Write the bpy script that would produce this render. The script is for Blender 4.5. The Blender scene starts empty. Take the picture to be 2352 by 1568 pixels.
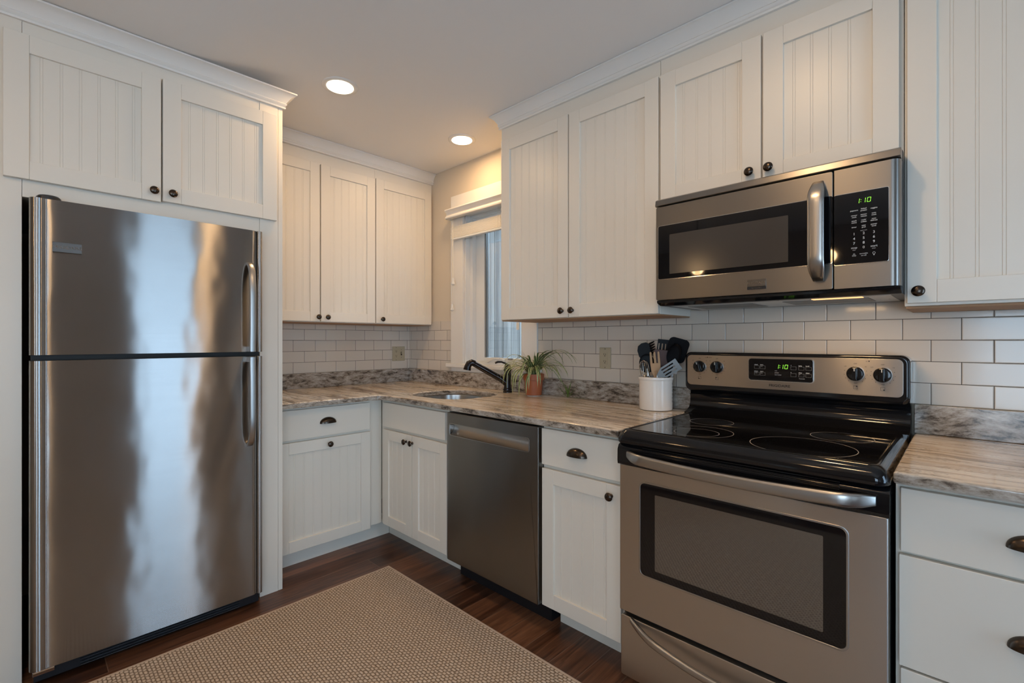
import bpy, bmesh, math, random
from mathutils import Vector, Matrix
random.seed(7)
S = bpy.context.scene
COL = S.collection
PI = math.pi

# ------------------------------------------------------------------ camera
W_PX, F_PX, U0, V0 = 2352.0, 1086.91, 1151.35, 781.89
YAW = 0.7949
cam_d = bpy.data.cameras.new('camera')
cam = bpy.data.objects.new('camera', cam_d); COL.objects.link(cam)
cam.location = (3.2794, -2.2613, 1.2428)
cam.rotation_euler = (PI/2, 0, PI/2 - YAW)
cam_d.sensor_width = 36.0
cam_d.lens = 36.0*F_PX/W_PX
cam_d.shift_x = (1176.0-U0)/W_PX
cam_d.shift_y = -(784.0-V0)/W_PX
cam_d.clip_start = 0.05
S.camera = cam

# ------------------------------------------------------------------ exposure, sky
S.view_settings.view_transform = 'Standard'
S.view_settings.look = 'None'
S.view_settings.exposure = -0.48
S.view_settings.gamma = 1.0
S.view_settings.use_curve_mapping = False
wd = bpy.data.worlds.new('world'); S.world = wd; wd.use_nodes = True
bg = wd.node_tree.nodes['Background']
bg.inputs['Color'].default_value = (0.60, 0.79, 1.0, 1)
bg.inputs['Strength'].default_value = 6.0

def lamp(name, kind, loc, energy, color, size=None, size_y=None, rot=(0, 0, 0), parent=None, spread=None, shape=None):
    l = bpy.data.lights.new(name, kind); l.energy = energy; l.color = color
    if kind == 'AREA':
        l.shape = shape or ('RECTANGLE' if size_y else 'DISK'); l.size = size
        if size_y: l.size_y = size_y
        if spread: l.spread = spread
    elif size: l.shadow_soft_size = size
    o = bpy.data.objects.new(name, l); COL.objects.link(o)
    o.location = loc; o.rotation_euler = rot
    if parent:
        o.parent = parent; o.location = Vector(loc)-parent.location
    return o
DAY = (0.54, 0.77, 1.0)
WARM = (1.0, 0.64, 0.32)
# daylight entering by the glazed door and side window (x = 5.2) and the window behind the camera (y = -5)
lamp('daylight_door', 'AREA', (5.30, -1.075, 1.05), 24, (0.33, 0.64, 1.0), 2.0, 0.84, (0, PI/2, 0))
lamp('daylight_side_window', 'AREA', (5.30, -3.70, 1.25), 34, DAY, 1.7, 1.6, (0, PI/2, 0))
lamp('daylight_rear_window', 'AREA', (4.15, -5.12, 1.25), 44, DAY, 1.6, 1.7, (PI/2, 0, 0))
dl = lamp('daylight_over_fence', 'AREA', (1.45, 0.75, 2.75), 130, DAY, 1.0, 0.5)
dl.rotation_euler = (Vector((0.85, -0.02, 1.45))-dl.location).to_track_quat('-Z', 'Y').to_euler()
lamp('daylight_alley', 'SUN', (0.5, 0.8, 6), 6.0, (0.80, 0.90, 1.0), rot=(math.radians(20), 0, 0)).data.angle = math.radians(50)
CAN_E = 6.4
PEND_E = 8.0

# ------------------------------------------------------------------ materials
def new_mat(name):
    m = bpy.data.materials.new(name); m.use_nodes = True
    nt = m.node_tree; b = nt.nodes['Principled BSDF']
    return m, nt, b
def N(nt, t, **kw):
    n = nt.nodes.new(t)
    for k, v in kw.items(): setattr(n, k, v)
    return n
def pmat(name, col, rough=0.5, metal=0.0, spec=0.5, coat=0.0, bump=None, emit=None, estr=0.0):
    m, nt, b = new_mat(name)
    b.inputs['Base Color'].default_value = (*col, 1)
    b.inputs['Roughness'].default_value = rough
    b.inputs['Metallic'].default_value = metal
    b.inputs['Specular IOR Level'].default_value = spec
    b.inputs['Coat Weight'].default_value = coat
    if emit:
        b.inputs['Emission Color'].default_value = (*emit, 1); b.inputs['Emission Strength'].default_value = estr
    if bump:
        sc, st, ds = bump
        g = N(nt, 'ShaderNodeNewGeometry'); n = N(nt, 'ShaderNodeTexNoise'); n.inputs['Scale'].default_value = sc
        n.inputs['Detail'].default_value = 3
        nt.links.new(g.outputs['Position'], n.inputs['Vector'])
        bp = N(nt, 'ShaderNodeBump'); bp.inputs['Strength'].default_value = st; bp.inputs['Distance'].default_value = ds
        nt.links.new(n.outputs['Fac'], bp.inputs['Height']); nt.links.new(bp.outputs['Normal'], b.inputs['Normal'])
    return m
def ramp(nt, stops):
    r = N(nt, 'ShaderNodeValToRGB'); e = r.color_ramp.elements
    while len(e) > 1: e.remove(e[-1])
    e[0].position = stops[0][0]; e[0].color = (*stops[0][1], 1)
    for p, c in stops[1:]:
        x = e.new(p); x.color = (*c, 1)
    return r
def pos_map(nt, scale=(1, 1, 1), loc=(0, 0, 0), rot=(0, 0, 0)):
    g = N(nt, 'ShaderNodeNewGeometry'); mp = N(nt, 'ShaderNodeMapping')
    mp.inputs['Scale'].default_value = scale; mp.inputs['Location'].default_value = loc; mp.inputs['Rotation'].default_value = rot
    nt.links.new(g.outputs['Position'], mp.inputs['Vector'])
    return mp
def math_n(nt, op, a, b=None, c=None):
    n = N(nt, 'ShaderNodeMath', operation=op)
    for i, v in enumerate((a, b, c)):
        if v is None: continue
        if isinstance(v, (int, float)): n.inputs[i].default_value = v
        else: nt.links.new(v, n.inputs[i])
    return n.outputs[0]

def steel(name, col=(0.50, 0.47, 0.44), rough=0.30, aniso=0.85, wav=0.0, streak=(3, 3, 500), spread=(0, 0, 1), bmp=0.0000003):
    m, nt, b = new_mat(name)
    b.inputs['Metallic'].default_value = 1.0
    b.inputs['Base Color'].default_value = (*col, 1)
    b.inputs['Anisotropic'].default_value = aniso
    t = N(nt, 'ShaderNodeCombineXYZ')
    for i in range(3): t.inputs[i].default_value = spread[i]
    nt.links.new(t.outputs[0], b.inputs['Tangent'])
    mp = pos_map(nt, streak)
    n = N(nt, 'ShaderNodeTexNoise'); n.inputs['Scale'].default_value = 1.0; n.inputs['Detail'].default_value = 4
    nt.links.new(mp.outputs[0], n.inputs['Vector'])
    r = math_n(nt, 'MULTIPLY_ADD', n.outputs['Fac'], 0.03, rough-0.015)
    nt.links.new(r, b.inputs['Roughness'])
    h = math_n(nt, 'MULTIPLY', n.outputs['Fac'], bmp)
    if wav:
        mp2 = pos_map(nt, (2.2, 2.2, 0.9))
        n2 = N(nt, 'ShaderNodeTexNoise'); n2.inputs['Scale'].default_value = 1.6; n2.inputs['Detail'].default_value = 1
        nt.links.new(mp2.outputs[0], n2.inputs['Vector'])
        h = math_n(nt, 'MULTIPLY_ADD', n2.outputs['Fac'], wav, h)
    bp = N(nt, 'ShaderNodeBump'); bp.inputs['Strength'].default_value = 1.0; bp.inputs['Distance'].default_value = 1.0
    nt.links.new(h, bp.inputs['Height']); nt.links.new(bp.outputs['Normal'], b.inputs['Normal'])
    return m

def brushed_sheet(name, col, rough, aniso, wav):
    m = bpy.data.materials.new(name); m.use_nodes = True; nt = m.node_tree; nt.nodes.clear()
    o = N(nt, 'ShaderNodeOutputMaterial'); g = N(nt, 'ShaderNodeBsdfAnisotropic')
    mp = pos_map(nt, (2, 2, 420)); n = N(nt, 'ShaderNodeTexNoise'); n.inputs['Scale'].default_value = 1.0; n.inputs['Detail'].default_value = 3
    nt.links.new(mp.outputs[0], n.inputs['Vector'])
    sm = N(nt, 'ShaderNodeTexNoise'); sm.inputs['Scale'].default_value = 3.0; sm.inputs['Detail'].default_value = 5
    nt.links.new(pos_map(nt).outputs[0], sm.inputs['Vector'])
    k = math_n(nt, 'MULTIPLY_ADD', n.outputs['Fac'], 0.12, math_n(nt, 'MULTIPLY_ADD', sm.outputs['Fac'], 0.18, 0.85))
    c = N(nt, 'ShaderNodeVectorMath', operation='SCALE'); c.inputs[0].default_value = col; nt.links.new(k, c.inputs['Scale'])
    nt.links.new(c.outputs[0], g.inputs['Color'])
    g.inputs['Roughness'].default_value = rough; g.inputs['Anisotropy'].default_value = aniso
    t = N(nt, 'ShaderNodeCombineXYZ'); t.inputs[2].default_value = 1.0; nt.links.new(t.outputs[0], g.inputs['Tangent'])
    n2 = N(nt, 'ShaderNodeTexNoise'); n2.inputs['Scale'].default_value = 1.6; n2.inputs['Detail'].default_value = 2
    nt.links.new(pos_map(nt, (2.6, 2.6, 1.7)).outputs[0], n2.inputs['Vector'])
    bp = N(nt, 'ShaderNodeBump'); bp.inputs['Strength'].default_value = 1.0; bp.inputs['Distance'].default_value = 1.0
    nt.links.new(math_n(nt, 'MULTIPLY', n2.outputs['Fac'], wav), bp.inputs['Height']); nt.links.new(bp.outputs['Normal'], g.inputs['Normal'])
    nt.links.new(g.outputs[0], o.inputs[0]); return m

def granite_mat():
    m, nt, b = new_mat('granite')
    wob = pos_map(nt, (1.0, 1.0, 1.0))
    nw = N(nt, 'ShaderNodeTexNoise'); nw.inputs['Scale'].default_value = 2.2; nw.inputs['Detail'].default_value = 3
    nt.links.new(wob.outputs[0], nw.inputs['Vector'])
    off = N(nt, 'ShaderNodeVectorMath', operation='MULTIPLY_ADD')
    off.inputs[1].default_value = (0.0, 0.16, 0.16)
    nt.links.new(nw.outputs['Color'], off.inputs[0]); nt.links.new(wob.outputs[0], off.inputs[2])
    def streak(scale, detail, rough, rot=0.08):
        mp = N(nt, 'ShaderNodeMapping'); mp.inputs['Scale'].default_value = scale; mp.inputs['Rotation'].default_value = (0, 0, rot)
        nt.links.new(off.outputs[0], mp.inputs['Vector'])
        n = N(nt, 'ShaderNodeTexNoise'); n.inputs['Scale'].default_value = 1.0; n.inputs['Detail'].default_value = detail; n.inputs['Roughness'].default_value = rough
        nt.links.new(mp.outputs[0], n.inputs['Vector']); return n
    n1 = streak((1.0, 13, 13), 6, 0.6)
    r0 = ramp(nt, [(0.28, (0.44, 0.335, 0.24)), (0.42, (0.64, 0.53, 0.41)), (0.55, (0.76, 0.67, 0.56)), (0.68, (0.80, 0.75, 0.67)), (0.85, (0.56, 0.53, 0.49))])
    nt.links.new(n1.outputs['Fac'], r0.inputs['Fac'])
    nv = streak((1.4, 52, 52), 5, 0.7, 0.06); nm = streak((0.9, 6, 6), 2, 0.5, 0.1)
    vv = math_n(nt, 'MULTIPLY_ADD', nm.outputs['Fac'], 0.55, nv.outputs['Fac'])
    rv = ramp(nt, [(0.62, (1, 1, 1)), (0.71, (0.42, 0.42, 0.42)), (0.80, (0, 0, 0))]); nt.links.new(vv, rv.inputs['Fac'])
    r1 = N(nt, 'ShaderNodeMix', data_type='RGBA'); r1.inputs[7].default_value = (0.15, 0.095, 0.055, 1)
    nt.links.new(math_n(nt, 'MULTIPLY', rv.outputs['Color'], 0.9), r1.inputs[0]); nt.links.new(r0.outputs['Color'], r1.inputs[6])
    # fine dark specks
    n2 = N(nt, 'ShaderNodeTexNoise'); n2.inputs['Scale'].default_value = 110; n2.inputs['Detail'].default_value = 3
    nt.links.new(off.outputs[0], n2.inputs['Vector'])
    mp3 = N(nt, 'ShaderNodeMapping'); mp3.inputs['Scale'].default_value = (3, 12, 12)
    nt.links.new(off.outputs[0], mp3.inputs['Vector'])
    n3 = N(nt, 'ShaderNodeTexNoise'); n3.inputs['Scale'].default_value = 1.4; n3.inputs['Detail'].default_value = 2
    nt.links.new(mp3.outputs[0], n3.inputs['Vector'])
    s = math_n(nt, 'MULTIPLY', n2.outputs['Fac'], n3.outputs['Fac'])
    rs = ramp(nt, [(0.30, (0, 0, 0)), (0.40, (1, 1, 1))]); nt.links.new(s, rs.inputs['Fac'])
    mx = N(nt, 'ShaderNodeMix', data_type='RGBA'); mx.inputs[7].default_value = (0.06, 0.05, 0.04, 1)
    f = math_n(nt, 'MULTIPLY', rs.outputs['Color'], 0.4)
    nt.links.new(f, mx.inputs[0]); nt.links.new(r1.outputs[2], mx.inputs[6])
    # cut faces (front edge and upstand) look greyer and more mottled than the long-grained top
    g = N(nt, 'ShaderNodeNewGeometry'); sx = N(nt, 'ShaderNodeSeparateXYZ'); nt.links.new(g.outputs['Normal'], sx.inputs[0])
    up = math_n(nt, 'ABSOLUTE', sx.outputs['Z'])
    mp4 = N(nt, 'ShaderNodeMapping'); mp4.inputs['Scale'].default_value = (8, 8, 26); mp4.inputs['Rotation'].default_value = (0.0, 0.22, 0.0)
    nt.links.new(off.outputs[0], mp4.inputs['Vector'])
    n4 = N(nt, 'ShaderNodeTexNoise'); n4.inputs['Scale'].default_value = 1.5; n4.inputs['Detail'].default_value = 10; n4.inputs['Roughness'].default_value = 0.78
    nt.links.new(mp4.outputs[0], n4.inputs['Vector'])
    r4 = ramp(nt, [(0.34, (0.02, 0.015, 0.012)), (0.42, (0.10, 0.078, 0.06)), (0.48, (0.28, 0.235, 0.19)), (0.57, (0.44, 0.395, 0.345)), (0.72, (0.66, 0.62, 0.57))])
    nt.links.new(n4.outputs['Fac'], r4.inputs['Fac'])
    mz = N(nt, 'ShaderNodeMix', data_type='RGBA')
    nt.links.new(up, mz.inputs[0]); nt.links.new(r4.outputs['Color'], mz.inputs[6]); nt.links.new(mx.outputs[2], mz.inputs[7])
    nt.links.new(mz.outputs[2], b.inputs['Base Color'])
    b.inputs['Roughness'].default_value = 0.10
    return m

def tile_mat(axis):
    m, nt, b = new_mat('subway_tile_'+axis)
    g = N(nt, 'ShaderNodeNewGeometry'); sp = N(nt, 'ShaderNodeSeparateXYZ'); nt.links.new(g.outputs['Position'], sp.inputs[0])
    a = math_n(nt, 'SUBTRACT', sp.outputs['X' if axis == 'x' else 'Y'], 1.4216 if axis == 'x' else -0.8757)
    z = math_n(nt, 'SUBTRACT', sp.outputs['Z'], 1.016)
    cx = N(nt, 'ShaderNodeCombineXYZ'); nt.links.new(a, cx.inputs[0]); nt.links.new(z, cx.inputs[1])
    def brick(mortar, smooth):
        br = N(nt, 'ShaderNodeTexBrick'); br.offset = 0.5; br.offset_frequency = 2; br.squash = 1.0
        br.inputs['Scale'].default_value = 1.0; br.inputs['Brick Width'].default_value = 0.154; br.inputs['Row Height'].default_value = 0.0762
        br.inputs['Mortar Size'].default_value = mortar; br.inputs['Mortar Smooth'].default_value = smooth; br.inputs['Bias'].default_value = 0
        br.inputs['Color1'].default_value = (0.65, 0.585, 0.50, 1); br.inputs['Color2'].default_value = (0.595, 0.535, 0.46, 1)
        br.inputs['Mortar'].default_value = (0.05, 0.04, 0.033, 1)
        nt.links.new(cx.outputs[0], br.inputs['Vector']); return br
    br = brick(0.0010, 0.0)
    nt.links.new(br.outputs['Color'], b.inputs['Base Color'])
    br2 = brick(0.0035, 1.0)
    h = math_n(nt, 'SUBTRACT', 1.0, br2.outputs['Fac'])
    n = N(nt, 'ShaderNodeTexNoise'); n.inputs['Scale'].default_value = 28; n.inputs['Detail'].default_value = 2
    nt.links.new(g.outputs['Position'], n.inputs['Vector'])
    h2 = math_n(nt, 'MULTIPLY_ADD', n.outputs['Fac'], 0.22, h)
    bp = N(nt, 'ShaderNodeBump'); bp.inputs['Strength'].default_value = 0.5; bp.inputs['Distance'].default_value = 0.0016
    nt.links.new(h2, bp.inputs['Height']); nt.links.new(bp.outputs['Normal'], b.inputs['Normal'])
    r = math_n(nt, 'MULTIPLY_ADD', br.outputs['Fac'], 0.6, 0.13); nt.links.new(r, b.inputs['Roughness'])
    return m

def floor_mat():
    m, nt, b = new_mat('dark_oak_boards')
    g = N(nt, 'ShaderNodeNewGeometry'); sp = N(nt, 'ShaderNodeSeparateXYZ'); nt.links.new(g.outputs['Position'], sp.inputs[0])
    x = math_n(nt, 'SUBTRACT', sp.outputs['X'], 1.6215-0.127*20)
    y = math_n(nt, 'ADD', sp.outputs['Y'], 30.35)
    cx = N(nt, 'ShaderNodeCombineXYZ'); nt.links.new(y, cx.inputs[0]); nt.links.new(x, cx.inputs[1])
    br = N(nt, 'ShaderNodeTexBrick'); br.offset = 0.37; br.offset_frequency = 2
    for k, v in (('Scale', 1), ('Brick Width', 1.15), ('Row Height', 0.127), ('Mortar Size', 0.0018), ('Mortar Smooth', 0.2), ('Bias', 0.0)): br.inputs[k].default_value = v
    br.inputs['Color1'].default_value = (0.0, 0.0, 0.0, 1); br.inputs['Color2'].default_value = (1, 1, 1, 1); br.inputs['Mortar'].default_value = (0.5, 0.5, 0.5, 1)
    nt.links.new(cx.outputs[0], br.inputs['Vector'])
    mp = pos_map(nt, (38, 2.2, 1))
    wv = N(nt, 'ShaderNodeVectorMath', operation='MULTIPLY_ADD'); wv.inputs[1].default_value = (0, 7.0, 9.0)
    nt.links.new(br.outputs['Color'], wv.inputs[0]); nt.links.new(mp.outputs[0], wv.inputs[2])
    n = N(nt, 'ShaderNodeTexNoise'); n.inputs['Scale'].default_value = 1.0; n.inputs['Detail'].default_value = 7; n.inputs['Roughness'].default_value = 0.65; n.inputs['Distortion'].default_value = 1.2
    nt.links.new(wv.outputs[0], n.inputs['Vector'])
    t = math_n(nt, 'MULTIPLY_ADD', br.outputs['Color'], 0.26, math_n(nt, 'MULTIPLY', n.outputs['Fac'], 0.80))
    r = ramp(nt, [(0.25, (0.014, 0.006, 0.004)), (0.42, (0.055, 0.022, 0.011)), (0.58, (0.135, 0.056, 0.028)), (0.78, (0.25, 0.115, 0.058))])
    nt.links.new(t, r.inputs['Fac'])
    mx = N(nt, 'ShaderNodeMix', data_type='RGBA'); mx.inputs[7].default_value = (0.17, 0.11, 0.08, 1)
    nt.links.new(math_n(nt, 'MULTIPLY', br.outputs['Fac'], 0.6), mx.inputs[0]); nt.links.new(r.outputs['Color'], mx.inputs[6])
    nt.links.new(mx.outputs[2], b.inputs['Base Color'])
    rr = math_n(nt, 'MULTIPLY_ADD', n.outputs['Fac'], 0.2, 0.22); nt.links.new(rr, b.inputs['Roughness'])
    h = math_n(nt, 'MULTIPLY_ADD', br.outputs['Fac'], -1.0, math_n(nt, 'MULTIPLY', n.outputs['Fac'], 0.35))
    bp = N(nt, 'ShaderNodeBump'); bp.inputs['Strength'].default_value = 0.5; bp.inputs['Distance'].default_value = 0.0012
    nt.links.new(h, bp.inputs['Height']); nt.links.new(bp.outputs['Normal'], b.inputs['Normal'])
    return m

def rug_mat():
    m, nt, b = new_mat('woven_rug')
    g = N(nt, 'ShaderNodeNewGeometry'); sp = N(nt, 'ShaderNodeSeparateXYZ'); nt.links.new(g.outputs['Position'], sp.inputs[0])
    C = 0.0125
    nw = N(nt, 'ShaderNodeTexNoise'); nw.inputs['Scale'].default_value = 60; nt.links.new(g.outputs['Position'], nw.inputs['Vector'])
    wob = math_n(nt, 'MULTIPLY_ADD', nw.outputs['Fac'], 0.5, -0.25)
    Y = math_n(nt, 'ADD', math_n(nt, 'DIVIDE', sp.outputs['Y'], C), wob)
    row = math_n(nt, 'MODULO', math_n(nt, 'ADD', math_n(nt, 'FLOOR', Y), 1000.0), 2.0)
    X = math_n(nt, 'ADD', math_n(nt, 'ADD', math_n(nt, 'DIVIDE', sp.outputs['X'], C*1.55), math_n(nt, 'MULTIPLY', row, 0.5)), wob)
    par = math_n(nt, 'MODULO', math_n(nt, 'ADD', math_n(nt, 'FLOOR', X), math_n(nt, 'ADD', math_n(nt, 'FLOOR', Y), 1000.0)), 2.0)
    fx = math_n(nt, 'FRACT', X); fy = math_n(nt, 'FRACT', Y)
    def arc(f, e): return math_n(nt, 'POWER', math_n(nt, 'SINE', math_n(nt, 'MULTIPLY', f, PI)), e)
    ha = math_n(nt, 'MULTIPLY', arc(fx, 0.35), arc(fy, 0.8)); hb = math_n(nt, 'MULTIPLY', arc(fx, 0.8), arc(fy, 0.35))
    hb = math_n(nt, 'MULTIPLY', hb, 0.85)
    mh = N(nt, 'ShaderNodeMix', data_type='FLOAT'); nt.links.new(par, mh.inputs[0]); nt.links.new(ha, mh.inputs[2]); nt.links.new(hb, mh.inputs[3])
    h = mh.outputs[0]
    nz = N(nt, 'ShaderNodeTexNoise'); nz.inputs['Scale'].default_value = 900; nt.links.new(g.outputs['Position'], nz.inputs['Vector'])
    h2 = math_n(nt, 'MULTIPLY_ADD', nz.outputs['Fac'], 0.25, h)
    r = ramp(nt, [(0.12, (0.10, 0.062, 0.04)), (0.42, (0.31, 0.225, 0.158)), (0.75, (0.50, 0.385, 0.285)), (1.1, (0.62, 0.49, 0.375))]); nt.links.new(h2, r.inputs['Fac'])
    nt.links.new(r.outputs['Color'], b.inputs['Base Color'])
    bp = N(nt, 'ShaderNodeBump'); bp.inputs['Strength'].default_value = 0.9; bp.inputs['Distance'].default_value = 0.004
    nt.links.new(h2, bp.inputs['Height']); nt.links.new(bp.outputs['Normal'], b.inputs['Normal'])
    b.inputs['Roughness'].default_value = 0.9; b.inputs['Specular IOR Level'].default_value = 0.15
    return m

def board_mat():
    m, nt, b = new_mat('weathered_boards')
    mp = pos_map(nt, (30, 30, 1.4))
    n = N(nt, 'ShaderNodeTexNoise'); n.inputs['Scale'].default_value = 1.0; n.inputs['Detail'].default_value = 6; n.inputs['Distortion'].default_value = 1.5
    nt.links.new(mp.outputs[0], n.inputs['Vector'])
    mp2 = pos_map(nt, (11, 11, 0.05)); n2 = N(nt, 'ShaderNodeTexNoise'); n2.inputs['Scale'].default_value = 1; nt.links.new(mp2.outputs[0], n2.inputs['Vector'])
    t = math_n(nt, 'MULTIPLY_ADD', n2.outputs['Fac'], 0.8, math_n(nt, 'MULTIPLY', n.outputs['Fac'], 0.35))
    r = ramp(nt, [(0.35, (0.035, 0.036, 0.036)), (0.55, (0.085, 0.086, 0.082)), (0.75, (0.17, 0.17, 0.16))]); nt.links.new(t, r.inputs['Fac'])
    nt.links.new(r.outputs['Color'], b.inputs['Base Color']); b.inputs['Roughness'].default_value = 0.8
    return m

def pane_mat(name, tint=(1, 1, 1), refl=0.08):
    m = bpy.data.materials.new(name); m.use_nodes = True; nt = m.node_tree; nt.nodes.clear()
    o = N(nt, 'ShaderNodeOutputMaterial'); t = N(nt, 'ShaderNodeBsdfTransparent'); t.inputs[0].default_value = (*tint, 1)
    g = N(nt, 'ShaderNodeBsdfGlossy'); g.inputs['Roughness'].default_value = 0.02
    fr = N(nt, 'ShaderNodeFresnel'); fr.inputs['IOR'].default_value = 1.35
    mx = N(nt, 'ShaderNodeMixShader'); nt.links.new(fr.outputs[0], mx.inputs[0]); nt.links.new(t.outputs[0], mx.inputs[1]); nt.links.new(g.outputs[0], mx.inputs[2])
    nt.links.new(mx.outputs[0], o.inputs[0]); return m

M = {}
M['cab'] = pmat('cabinet_paint', (0.735, 0.683, 0.595), 0.36, bump=(220, 0.05, 0.0004))
M['trimw'] = pmat('trim_paint', (0.76, 0.73, 0.68), 0.35)
M['ceil'] = pmat('ceiling_paint', (0.80, 0.775, 0.745), 0.9, bump=(90, 0.25, 0.001))
M['wall'] = pmat('wall_paint', (0.62, 0.535, 0.42), 0.75, bump=(140, 0.2, 0.0006))
M['wallfar'] = pmat('wall_paint_far', (0.36, 0.29, 0.23), 0.8)
M['wood'] = pmat('raw_cabinet_wood', (0.36, 0.20, 0.10), 0.6, bump=(60, 0.2, 0.0005))
M['bronze'] = pmat('oil_rubbed_bronze', (0.075, 0.058, 0.046), 0.26, 1.0)
M['bronzed'] = pmat('dark_bronze', (0.022, 0.017, 0.016), 0.09, 0.6, 0.6)
M['black'] = pmat('black_enamel', (0.006, 0.006, 0.007), 0.09)
M['blackm'] = pmat('black_plastic', (0.010, 0.010, 0.012), 0.38)
M['glassb'] = pmat('black_glass', (0.004, 0.004, 0.005), 0.035)
M['ovenwin'] = pmat('oven_window_glass', (0.036, 0.033, 0.028), 0.03, spec=1.0); M['ovenwin'].node_tree.nodes['Principled BSDF'].inputs['IOR'].default_value = 1.9
M['mwwin'] = pmat('microwave_window_mesh', (0.055, 0.047, 0.040), 0.16)
M['ring'] = pmat('burner_ring_print', (0.36, 0.33, 0.30), 0.3)
M['steelF'] = brushed_sheet('brushed_steel_refrigerator', (0.36, 0.34, 0.32), 0.24, -0.80, 0.0034)
M['steel'] = steel('brushed_steel', (0.50, 0.465, 0.43), 0.30, 0.8)
M['steelM'] = steel('brushed_steel_microwave', (0.27, 0.25, 0.23), 0.34, 0.6)
M['steelD'] = steel('brushed_steel_dishwasher', (0.25, 0.235, 0.22), 0.30, 0.8)
M['steelH'] = steel('satin_steel_handle', (0.42, 0.40, 0.375), 0.30, 0.3, streak=(20, 20, 20))
M['chrome'] = pmat('bright_steel', (0.75, 0.74, 0.72), 0.12, 1.0)
M['sink'] = steel('sink_steel', (0.55, 0.54, 0.52), 0.28, 0.3, streak=(30, 30, 30))
M['granite'] = granite_mat()
M['tilex'] = tile_mat('x'); M['tiley'] = tile_mat('y')
M['floor'] = floor_mat(); M['rug'] = rug_mat()
M['rugedge'] = pmat('rug_binding', (0.48, 0.36, 0.265), 0.9, bump=(600, 0.6, 0.001))
M['ivory'] = pmat('almond_plastic', (0.42, 0.37, 0.26), 0.35)
M['darkslot'] = pmat('dark_slot', (0.012, 0.010, 0.008), 0.6)
M['ceramic'] = pmat('white_stoneware', (0.74, 0.70, 0.645), 0.14)
M['terra'] = pmat('terracotta_plastic', (0.36, 0.10, 0.035), 0.42)
M['soil'] = pmat('potting_soil', (0.03, 0.02, 0.014), 0.95)
M['leafg'] = pmat('leaf_green', (0.045, 0.095, 0.018), 0.38)
M['leafc'] = pmat('leaf_cream', (0.50, 0.52, 0.25), 0.4)
M['leafy'] = pmat('leaf_pale_green', (0.16, 0.24, 0.06), 0.4)
M['nylon'] = pmat('black_nylon', (0.004, 0.004, 0.005), 0.40, spec=0.12)
M['woodl'] = pmat('pale_wood', (0.40, 0.25, 0.13), 0.6, bump=(80, 0.3, 0.0006))
M['woodd'] = pmat('dark_wood', (0.055, 0.018, 0.010), 0.4)
M['silic'] = pmat('white_silicone', (0.62, 0.61, 0.58), 0.4)
M['vinyl'] = pmat('white_vinyl', (0.72, 0.72, 0.70), 0.3)
M['slat'] = pmat('blind_slat', (0.84, 0.79, 0.70), 0.45)
M['cord'] = pmat('blind_cord', (0.75, 0.70, 0.58), 0.7)
M['boards'] = board_mat()
M['pane'] = pane_mat('window_pane')
M['lens'] = pmat('lamp_lens', (0.9, 0.9, 0.9), 0.5, emit=(1.0, 0.86, 0.66), estr=9.0)
M['bulb'] = pmat('pendant_bulb', (0.9, 0.8, 0.6), 0.4, emit=(1.0, 0.62, 0.28), estr=40.0)
M['hood'] = pmat('hood_lamp', (0.9, 0.8, 0.6), 0.4, emit=(1.0, 0.45, 0.14), estr=2.2)
M['digit'] = pmat('green_digits', (0.1, 0.3, 0.02), 0.4, emit=(0.32, 0.90, 0.06), estr=1.3)
M['print'] = pmat('white_print', (0.62, 0.62, 0.60), 0.5)
M['printb'] = pmat('black_print', (0.012, 0.011, 0.010), 0.5)
M['printg'] = pmat('grey_print', (0.22, 0.22, 0.21), 0.5)
M['badge'] = pmat('badge_metal', (0.17, 0.16, 0.15), 0.3, 1.0)
M['grass'] = pmat('ground', (0.16, 0.17, 0.13), 0.9)

# ------------------------------------------------------------------ mesh helpers
def FB(u, d, z): return (u, -d, z)      # right-hand wall: u = x, d = distance from the wall
def FA(u, d, z): return (d, u, z)       # left-hand wall: u = y, d = distance from the wall
def FW(x, y, z): return (x, y, z)

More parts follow.
